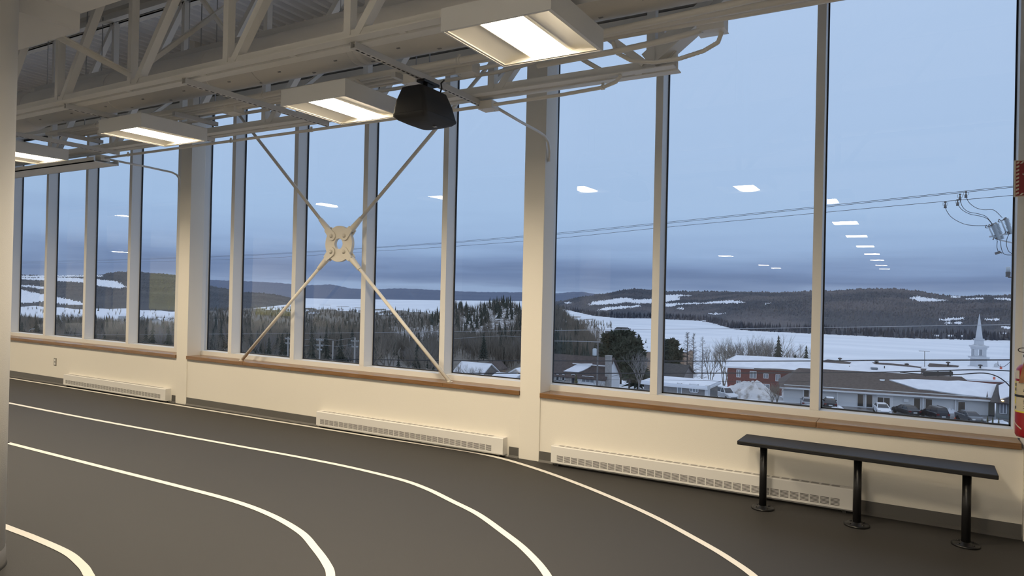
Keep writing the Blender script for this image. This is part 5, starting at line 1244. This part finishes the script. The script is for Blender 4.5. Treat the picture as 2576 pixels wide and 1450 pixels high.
# ---------------------------------------------------------------- parking lot: asphalt, snow bank, cars
m = MB(); q = [gp(u, t) for u, t in ((1780, 76), (2700, 70), (2700, 101), (2480, 100.5), (2240, 104), (1990, 108.5), (1780, 112))]; m.add([(p.x, p.y, ZG + 0.05) for p in q], [tuple(range(7))]); tag(m.build('parking_lot', 'asphalt_wet'), 'wet slushy asphalt of the parking lot in front of the low building', 'parking lot', None, 'structure')
def mound(u, t, rx, ry, h, mt, lab, seed, name='snow_bank'):
    r = random.Random(seed); m = MB(); p = gp(u, t); n, k = 28, 8; vs = [(p.x, p.y, p.z + h)]
    ph = [r.uniform(0, 6) for _ in range(5)]
    for i in range(1, k + 1):
        s = i / k
        for j in range(n):
            a = 2 * PI * j / n; q = s * (1 + 0.12 * math.sin(3 * a + ph[0]) + 0.08 * math.sin(5 * a + ph[1]))
            vs.append((p.x + rx * q * math.cos(a), p.y + ry * q * math.sin(a), p.z - 0.1 + h * (1 - s ** 1.6) * (1 + 0.25 * math.sin(4 * a + ph[2] + 3 * s)) + (r.uniform(-.08, .08) * h if i < k else -0.2)))
    m.add(vs, [(0, 1 + j, 1 + (j + 1) % n) for j in range(n)] + [(1 + (i - 1) * n + j, 1 + i * n + j, 1 + i * n + (j + 1) % n, 1 + (i - 1) * n + (j + 1) % n) for i in range(1, k) for j in range(n)], 0, True)
    tag(m.build(name, mt), lab, 'snow bank')
mound(1898, 113.5, 4.9, 2.2, 2.4, 'snow_dirty', 'high dirty snow bank in front of the brick block', 2)
mound(2396, 102, 1.1, 0.8, 0.8, 'snow', 'little snow heap beside the orange traffic cone', 3)
mound(2520, 92, 2.4, 1.0, 0.8, 'snow', 'snow heap under the window of the grey green house', 4)
mound(2113, 102, 1.5, 1.2, 0.7, 'snow', 'snow bank right of the black car with snow on its roof', 5)
mound(1560, 104, 5, 1.6, 0.7, 'snow', 'snow ridge right of the white gabled house', 6)
CARP = {}
def car(u, v, yaw, paint, lab, suv=False, rough=0.25, snowcap=False):
    pm = 'paint_%d' % len(CARP); CARP[pm] = 1; mat(pm, paint, rough)
    p = onz(u, v, ZG + 0.05); t_ = thing('parked_car', p, lab, 'car', 'cars in the parking lot', yaw)
    hh = 1.12 if suv else 1.0
    prof = [(-2.25, .32), (-2.3, .55), (-2.22, .95 * hh), (-1.7, 1.02 * hh), (0.95, 0.98 * hh), (1.9, .86 * hh), (2.25, .68), (2.3, .45), (2.2, .28)]
    m = MB(); n = len(prof)
    vs = []
    for y, k in ((-0.90, .94), (-0.80, 1.0), (0.80, 1.0), (0.90, .94)):
        for x, z in prof: vs.append((x * k, y, .3 + (z - .3) * (1 if abs(y) < .85 else .93)))
    m.add(vs, [(r * n + i, r * n + (i + 1) % n, (r + 1) * n + (i + 1) % n, (r + 1) * n + i) for r in range(3) for i in range(n)] + [tuple(range(n)), tuple(reversed(range(3 * n, 4 * n)))]); m.build('body', pm, t_, bevel=0.04)
    zt = 1.78 if suv else 1.43
    xb0, xb1, xt0, xt1 = (-2.15, 1.0, -1.85, 0.25) if suv else (-1.85, 1.05, -1.15, 0.2)
    zb = 0.98 * hh
    gv = [(xb0, -.78, zb), (xb1, -.78, zb), (xb1, .78, zb), (xb0, .78, zb), (xt0, -.6, zt), (xt1, -.6, zt), (xt1, .6, zt), (xt0, .6, zt)]
    m = MB(); m.add(gv, [(0, 1, 5, 4), (1, 2, 6, 5), (2, 3, 7, 6), (3, 0, 4, 7), (4, 5, 6, 7)]); m.build('window_glass', 'house_glass', t_)
    m = MB(); m.add([(xt0 - .05, -.62, zt - .03), (xt1 + .05, -.62, zt - .03), (xt1 + .05, .62, zt - .03), (xt0 - .05, .62, zt - .03), (xt0 + .05, -.54, zt + .05), (xt1 - .05, -.54, zt + .05), (xt1 - .05, .54, zt + .05), (xt0 + .05, .54, zt + .05)], [(0, 3, 2, 1), (4, 5, 6, 7), (0, 1, 5, 4), (1, 2, 6, 5), (2, 3, 7, 6), (3, 0, 4, 7)])
    for s in (-1, 1):
        for i, j in ((0, 4), (1, 5)): a, b = Vector(gv[i]), Vector(gv[j]); a.y = abs(a.y) * s * 1.005; b.y = abs(b.y) * s * 1.005; m.bar(a, b, 0.09, 0.05)
        m.bar((-.35, .79 * s, zb), (-.35, .61 * s, zt), 0.09, 0.05)
        if suv: m.bar((xt0, .5 * s, zt + .08), (xt1, .5 * s, zt + .08), 0.05, 0.05)
    m.build('roof', pm, t_)
    for x in (-1.42, 1.42):
        for s in (-1, 1):
            m = MB(); m.lathe([(0.15, -.11), (.32, -.11), (.34, -.08), (.34, .08), (.32, .11), (.15, .11)], (x, s * .8, .34), 16, 0, 'y'); m.build('wheel', 'tyre', t_)
    for s in (-1, 1):
        m = MB(); m.box((2.0, s * .5, .62), (2.27, s * .86, .76)); m.build('headlamp', 'lamp_glass', t_)
        m = MB(); m.box((-2.27, s * .55, .72 * hh), (-2.05, s * .87, .92 * hh)); m.build('tail_lamp', 'tail_lamp', t_)
        m = MB(); m.box((.72, s * .82, zb - .02), (.88, s * 1.02, zb + .12)); m.build('mirror', pm, t_)
    m = MB(); m.box((2.2, -.55, .36), (2.315, .55, .56)); m.build('front_grille', 'tyre', t_)
    m = MB(); m.box((-2.32, -.26, .58), (-2.24, .26, .72)); m.build('licence_plate', 'trim_white', t_)
    if snowcap: m = MB(); m.box((xt0 + .1, -.5, zt + .05), (xt1 - .1, .5, zt + .22)); m.build('roof_snow', 'snow', t_, bevel=0.06)
    return t_
fa = math.atan2(F.n.y, F.n.x)
car(2031, 1024, fa + PI, (0.35, 0.36, 0.38), 'silver car left of the right mullion, mostly hidden by it')
car(2087, 1026, fa + PI - 0.03, (0.015, 0.015, 0.017), 'black car parked nose in with snow on its roof, right of the right mullion', snowcap=True)
car(2218.5, 1041, fa + 0.02, (0.78, 0.79, 0.82), 'white sports car facing the viewer in the parking lot')
car(2279, 1044, fa + PI + 0.35, (0.035, 0.032, 0.035), 'dark sedan parked at an angle, right of the white car')
car(2350, 1054, fa + PI + 0.3, (0.03, 0.028, 0.032), 'dark tall sport utility car with red tail lamps, second from right', suv=True)
car(2440, 1062, fa + 0.25, (0.12, 0.125, 0.135), 'grey car facing the viewer, rightmost in the parking lot')
car(1826, 1004, fa + 0.6, (0.72, 0.74, 0.77), 'white car beside the high dirty snow bank', suv=True)
p = onz(2404.5, 1054, ZG + .05); t_ = thing('traffic_cone', p, 'orange traffic cone standing by the little snow heap', 'traffic cone'); m = MB(); m.lathe([(0.2, 0), (0.2, .05), (0.14, .06), (0.04, .75), (0.03, .76)], (0, 0, 0), 12); m.build('cone', 'cone_orange', t_); m = MB(); m.box((-.22, -.22, 0), (.22, .22, .04)); m.build('foot', 'cone_orange', t_)

# ---------------------------------------------------------------- poles and wires
def wire(pts, r, lab, mt='cable_black', grp=None, sub=10):
    P3 = [P(*q) for q in pts]; m = MB(); q = []
    n = len(P3)
    for i in range(n - 1):
        p0, p1, p2, p3 = P3[max(i - 1, 0)], P3[i], P3[i + 1], P3[min(i + 2, n - 1)]
        for k in range(sub):
            s = k / sub; q.append(0.5 * (2 * p1 + (p2 - p0) * s + (2 * p0 - 5 * p1 + 4 * p2 - p3) * s * s + (3 * p1 - p0 - 3 * p2 + p3) * s ** 3))
    q.append(P3[-1]); m.tube(q, r, 5, caps=False)
    o = m.build('power_line', mt); tag(o, lab, 'cable', grp); return o
def tt(u, a=30, b=170, u0=2545, u1=60): f = (u - u0) / (u1 - u0); return 1 / (1 / a + (1 / b - 1 / a) * f)
UP = [(2640, 459), (2545, 468.5), (2200, 505), (1900, 536.5), (1650, 562), (1318, 594), (947, 622), (510, 646), (60, 659), (-200, 663)]
LO = [(2640, 484), (2545, 492), (2200, 523), (1900, 551), (1650, 574.5), (1318, 607), (947, 632), (510, 655.5), (60, 663.5), (-200, 666)]
for i, (dv, dt, lab) in enumerate([(0, 0, 'topmost of the three overhead wires crossing the sky'), (3.2, -0.8, 'middle of the three overhead wires, running just under the topmost')]):
    wire([(u, v + dv * (0.6 if u < 1300 else 1), tt(u) + dt) for u, v in UP], 0.011, lab, 'cable_black', 'overhead wires')
wire([(u, v, tt(u) - 1.5) for u, v in LO], 0.011, 'lowest of the three overhead wires crossing the sky', 'cable_black', 'overhead wires')
t2 = lambda u: tt(u, 38, 150)
wire([(2620, 815, 37), (2545, 817, 38), (2000, 825.5, t2(2000)), (1700, 828.5, t2(1700)), (1330, 832.5, t2(1330)), (900, 837.5, t2(900)), (520, 841, t2(520)), (40, 842, t2(40))], 0.016, 'single pale wire crossing the whole view below the lake', 'cable_pale')
wire([(2620, 904, 58), (2540, 906, 60), (2200, 907, 64), (2067, 908.5, 66), (1740, 909, 72), (1340, 908, 80), (1136, 907.5, 86), (930, 905.5, 94), (764, 905.5, 100)], 0.055, 'upper thick black cable in front of the houses')
wire([(2545, 934, 60), (2440, 931, 60.6), (2264, 936, 63), (2060, 938, 66), (1740, 939.5, 72), (1340, 939.6, 80), (1136, 939.5, 86), (1000, 938, 92)], 0.05, 'lower thick black cable in front of the houses')
wire([(2545, 979, 60), (2530, 962, 60), (2505, 946, 60), (2470, 939, 60.5), (2400, 943, 61), (2320, 942, 62), (2264, 937, 63)], 0.05, 'drooping cable end looping past the black splice case')
wire([(1136, 853, 110), (1250, 846, 104), (1312, 848, 100)], 0.02, 'thin pale wire left of the middle column above the cottages', 'cable_pale')
wire([(1385, 858.5, 96), (1450, 859, 97), (1510, 860.5, 98)], 0.03, 'thin pale wire ending at the pole by the white gabled house', 'cable_pale')
wire([(1136, 975, 84), (1400, 958, 80), (1700, 957, 74), (1900, 962, 70), (2040, 960, 67)], 0.018, 'thin lowest dark wire in front of white house and brick block')
a, b = P(2322, 941, 61.5), P(2397, 940, 60.6); t_ = thing('splice_case', a.lerp(b, .5), 'black oblong splice case hanging on the lower cable', 'splice case'); o = t_.location
m = MB(); m.bar(a, b, 0.36, 0.36); m.build('case', 'cable_black', t_, off=o, bevel=0.06)
for k in (0.08, 0.5, 0.92): c = a.lerp(b, k); m = MB(); m.bar(c - Vector((.06, 0, 0)), c + Vector((.06, 0, 0)), 0.42, 0.44); m.build('band', 'cable_black', t_, off=o)
for u, v, lab in ((2518, 926, 'upper small orange tag hanging from the cables at right'), (2501, 952, 'lower small orange tag hanging from the cables at right')):
    p = P(u, v, 60); t_ = thing('cable_tag', p, lab, 'tag', 'orange cable tags'); m = MB(); m.box((-.09, -.01, -.12), (.09, .01, .1)); m.build('tag_plate', 'tag_orange', t_); m = MB(); m.tube([(0, 0, .1), (-.03, 0, .3)], 0.012, 5); m.build('hook', 'cable_black', t_)
wire([(2510, 910, 60), (2512, 920, 60), (2525, 923, 60), (2540, 912, 60)], 0.02, 'small loose cable loop under the upper thick cable at right')

# utility pole just right of the last pane, with fuse cutouts
PT = 31.0
pb = P(2592, 760, PT); t_ = thing('utility_pole', (pb.x, pb.y, -14.3), 'pole with fuse cutouts just outside the right pane', 'utility pole'); o = t_.location
m = MB(); m.tube([(pb.x, pb.y, -14.3), (pb.x, pb.y, 7.5)], [0.17, 0.12], 14); m.build('pole', 'pole_wood', t_, off=o)
m = MB(); m.bar(P(2490, 596, PT), P(2600, 578, PT + .6), 0.06, 0.07); m.bar(P(2515, 604, PT), P(2590, 622, PT + .6), 0.05, 0.05); m.build('crossarm', 'street_lamp_metal', t_, off=o)
for (u0, v0, u1, v1, dt) in ((2499, 565, 2513, 603, 0), (2506, 563, 2520, 601, .35), (2531, 550, 2543, 588, .2)):
    a, b = P(u0, v0, PT + dt), P(u1, v1, PT + dt); d = b - a
    m = MB(); n = 11; m.tube([a + d * (k / (2 * n)) for k in range(2 * n + 1)], [0.062 if k % 2 else 0.115 for k in range(2 * n + 1)], 12); ins = m.build('insulator', 'insulator', t_, off=o)
    l_ = P(u0 - 12, v0 + 6, PT + dt); l2 = P(u1 - 13, v1 - 5, PT + dt)
    m = MB(); m.tube([l_, l2], 0.03, 8); m.build('fuse_tube', 'insulator', ins, off=o)
    m = MB(); m.tube([a, l_, P(u0 - 18, v0 + 2, PT + dt), P(u0 - 20, v0 + 8, PT + dt), P(u0 - 15, v0 + 9, PT + dt)], 0.022, 6); m.tube([b, l2, P(u1 - 15, v1 + 1, PT + dt)], 0.025, 6); m.bar(a - d * 0.05, a + (l_ - a) * .5, 0.09, 0.05); m.bar(b, b + (l2 - b) * .6, 0.1, 0.05); m.build('clamp', 'pole_dark', ins, off=o)
for i, (pts) in enumerate([[(2378, 520), (2382, 532), (2395, 548), (2420, 562), (2445, 567.5), (2480, 568)], [(2409, 514), (2420, 528), (2440, 539), (2465, 544), (2484, 551), (2496, 565)], [(2415, 500), (2421, 520), (2436, 533), (2460, 538), (2480, 545), (2495, 562)], [(2430, 494), (2438, 510), (2455, 523), (2475, 528), (2500, 529), (2521, 548)]]):
    wire([(u, v, PT) for u, v in pts], 0.012, 'looping tap wire from overhead wires to the fuse cutouts, ' + ['leftmost', 'second from left', 'third from left', 'rightmost'][i], 'cable_black', 'tap wires')
    u, v = pts[0]; p = P(u, v - 5, PT); k_ = thing('wire_clamp', p, 'small clamp hanging on an overhead wire, ' + ['leftmost', 'second from left', 'third from left', 'rightmost'][i] + ' of four', 'clamp', 'clamps on the overhead wires')
    m = MB(); m.lathe([(0.06, -.16), (.045, -.02), (.015, 0.05), (0.05, 0.08), (0.05, 0.13)], (0, 0, 0), 8); m.build('clamp_body', 'pole_dark', k_)
    m = MB(); q = [(0.09 * c_, 0, 0.03 + 0.07 * s_) for c_, s_ in [(-1, 1), (-1, -1), (-.4, -1)]]; m.tube(q, 0.008, 5); m.tube([(-a_, b_, c_) for a_, b_, c_ in q], 0.008, 5); m.build('bail', 'pole_dark', k_)
wire([(2509, 606, PT), (2508, 622, PT), (2512, 636, PT)], 0.012, 'left short wire below the fuse cutouts', 'cable_black', 'wires below the cutouts')
wire([(2517, 604, PT), (2519, 625, PT), (2527, 640, PT), (2548, 642, PT), (2590, 642, PT)], 0.012, 'right wire below the fuse cutouts, running to the pole', 'cable_black', 'wires below the cutouts')
wire([(2540, 586, PT), (2533, 602, PT), (2533, 622, PT), (2545, 638, PT), (2590, 650, PT)], 0.012, 'wire bowing from the rightmost cutout back to the pole', 'cable_black', 'wires below the cutouts')
p = P(2510, 637, PT); k_ = thing('wire_connector', p, 'dark connector on the wires below the fuse cutouts', 'connector'); m = MB(); m.bar((-.1, 0, -.03), (.1, 0, .05), .09, .11); m.build('connector_body', 'pole_dark', k_); m = MB(); m.tube([(.1, 0, .05), (.16, 0, -.02)], 0.02, 6); m.build('lug', 'pole_dark', k_)
p = P(2536, 690, PT); k_ = thing('lightning_arrester', p, 'dark ribbed arrester low on the pole at right', 'arrester'); m = MB(); m.lathe([(0.11 if i % 2 else 0.075, -.13 + .03 * i) for i in range(9)], (0, 0, 0), 10); m.build('ribbed_body', 'pole_dark', k_); m = MB(); m.lathe([(0.08, .12), (.085, .3), (.05, .33)], (0, 0, 0), 10); m.build('glass_cap', 'insulator', k_); m = MB(); m.tube([(0, 0, -.15), (.5, 0, -.16), (1.0, 0, -.16)], 0.02, 6); m.build('arm', 'pole_dark', k_)

# poles in the wood and along the street
def pole(u, vt, t, lab, arms, mt='pole_wood', ins=True, xf=None):
    b = gp(u, t); zt_ = 1.6 - (vt - hor(u)) * t / FPX; k_ = thing('utility_pole', b, lab, 'utility pole', 'utility poles among the trees')
    h = zt_ - b.z; m = MB(); m.tube([(0, 0, -0.5), (0, 0, h)], [0.16, 0.11], 8); m.build('pole', mt, k_)
    for dz, w_ in arms:
        m = MB(); m.bar((-w_, 0, h - dz), (w_, 0, h - dz), 0.1, 0.1); am = m.build('crossarm', mt, k_)
        if ins:
            for s in (-1, -.55, .55, 1):
                m = MB(); m.lathe([(.03, h - dz + .05), (.08, h - dz + .1), (.07, h - dz + .2), (0, h - dz + .23)], (s * w_ * .95, 0, 0), 8); m.build('insulator', 'insulator', am)
    if xf: m = MB(); m.lathe([(.3, h - xf - .5), (.32, h - xf - .4), (.32, h - xf + .4), (.2, h - xf + .5)], (-.42, -.1, 0), 14); m.build('transformer', 'insulator', k_)
    return b + Vector((0, 0, h))
p1 = pole(808, 852, 112, 'pale pole with two crossarms under the X brace', [(0.35, 0.75), (1.25, .7), (1.9, .45)])
p2 = pole(841, 858, 128, 'bare thin pale pole just right of the one with crossarms', [], ins=False)
p3 = pole(896, 850, 108, 'pale pole partly behind the mullion right of the X brace centre', [(0.6, .75), (1.5, .6)])
p4 = pole(728, 848, 118, 'pale pole beside the mullion left of the X brace centre', [(0.4, .7), (1.2, .6)])
p5 = pole(1507, 861, 99, 'grey pole with transformer in front of the white gabled house', [(0.1, .75)], 'pole_dark', False, 1.45)
for a, b, lab in ((p4, p1, 'left'), (p1, p3, 'right')):
    for dz in (0, -1.0):
        m = MB(); m.tube([a + Vector((0, 0, dz)), a.lerp(b, .5) + Vector((0, 0, dz - 0.35)), b + Vector((0, 0, dz))], 0.02, 4); tag(m.build('power_line', 'cable_pale'), '%s %s wire strung between pale poles under the X brace' % ('upper' if dz == 0 else 'lower', lab), 'cable', 'wires between the pale poles')
for u, v, t, s, lab in ((515, 830, 120, 1, 'street lamp on curved arm left of the middle bay'), (86, 828, 150, 1, 'street lamp on curved arm in the leftmost pane')):
    b = gp(u, t); zt_ = 1.6 - (v - hor(u)) * t / FPX; h = zt_ - b.z; k_ = thing('street_lamp', b, lab, 'street lamp', 'street lamps among the trees')
    m = MB(); m.tube([(-1.6, 0, -0.5), (-1.6, 0, h - 0.9), (-1.4, 0, h - 0.4), (-.8, 0, h - 0.1), (0, 0, h)], 0.07, 8); m.build('post', 'street_lamp_metal', k_); m = MB(); m.bar((-.1, 0, h), (.6, 0, h + .05), .28, .14); m.build('lamp_head', 'street_lamp_metal', k_)

for i, (u, vt, t) in enumerate([(1149, 905, 122), (1168, 918, 120), (1196, 915, 124), (1262, 912, 118), (1238, 920, 116)]):
    tree_px('bare_a' if i % 2 else 'bare_c', 'bare_tree', u, vt, t, ['leafless tree at the left edge of the pane before the snow roofed house', 'low leafless tree in front of the snow roofed house', 'leafless tree before the gap between the snow roofed house and tan cottage', 'leafless tree left of the lit white house', 'low leafless tree in front of the tan cottage'][i], rot=i)
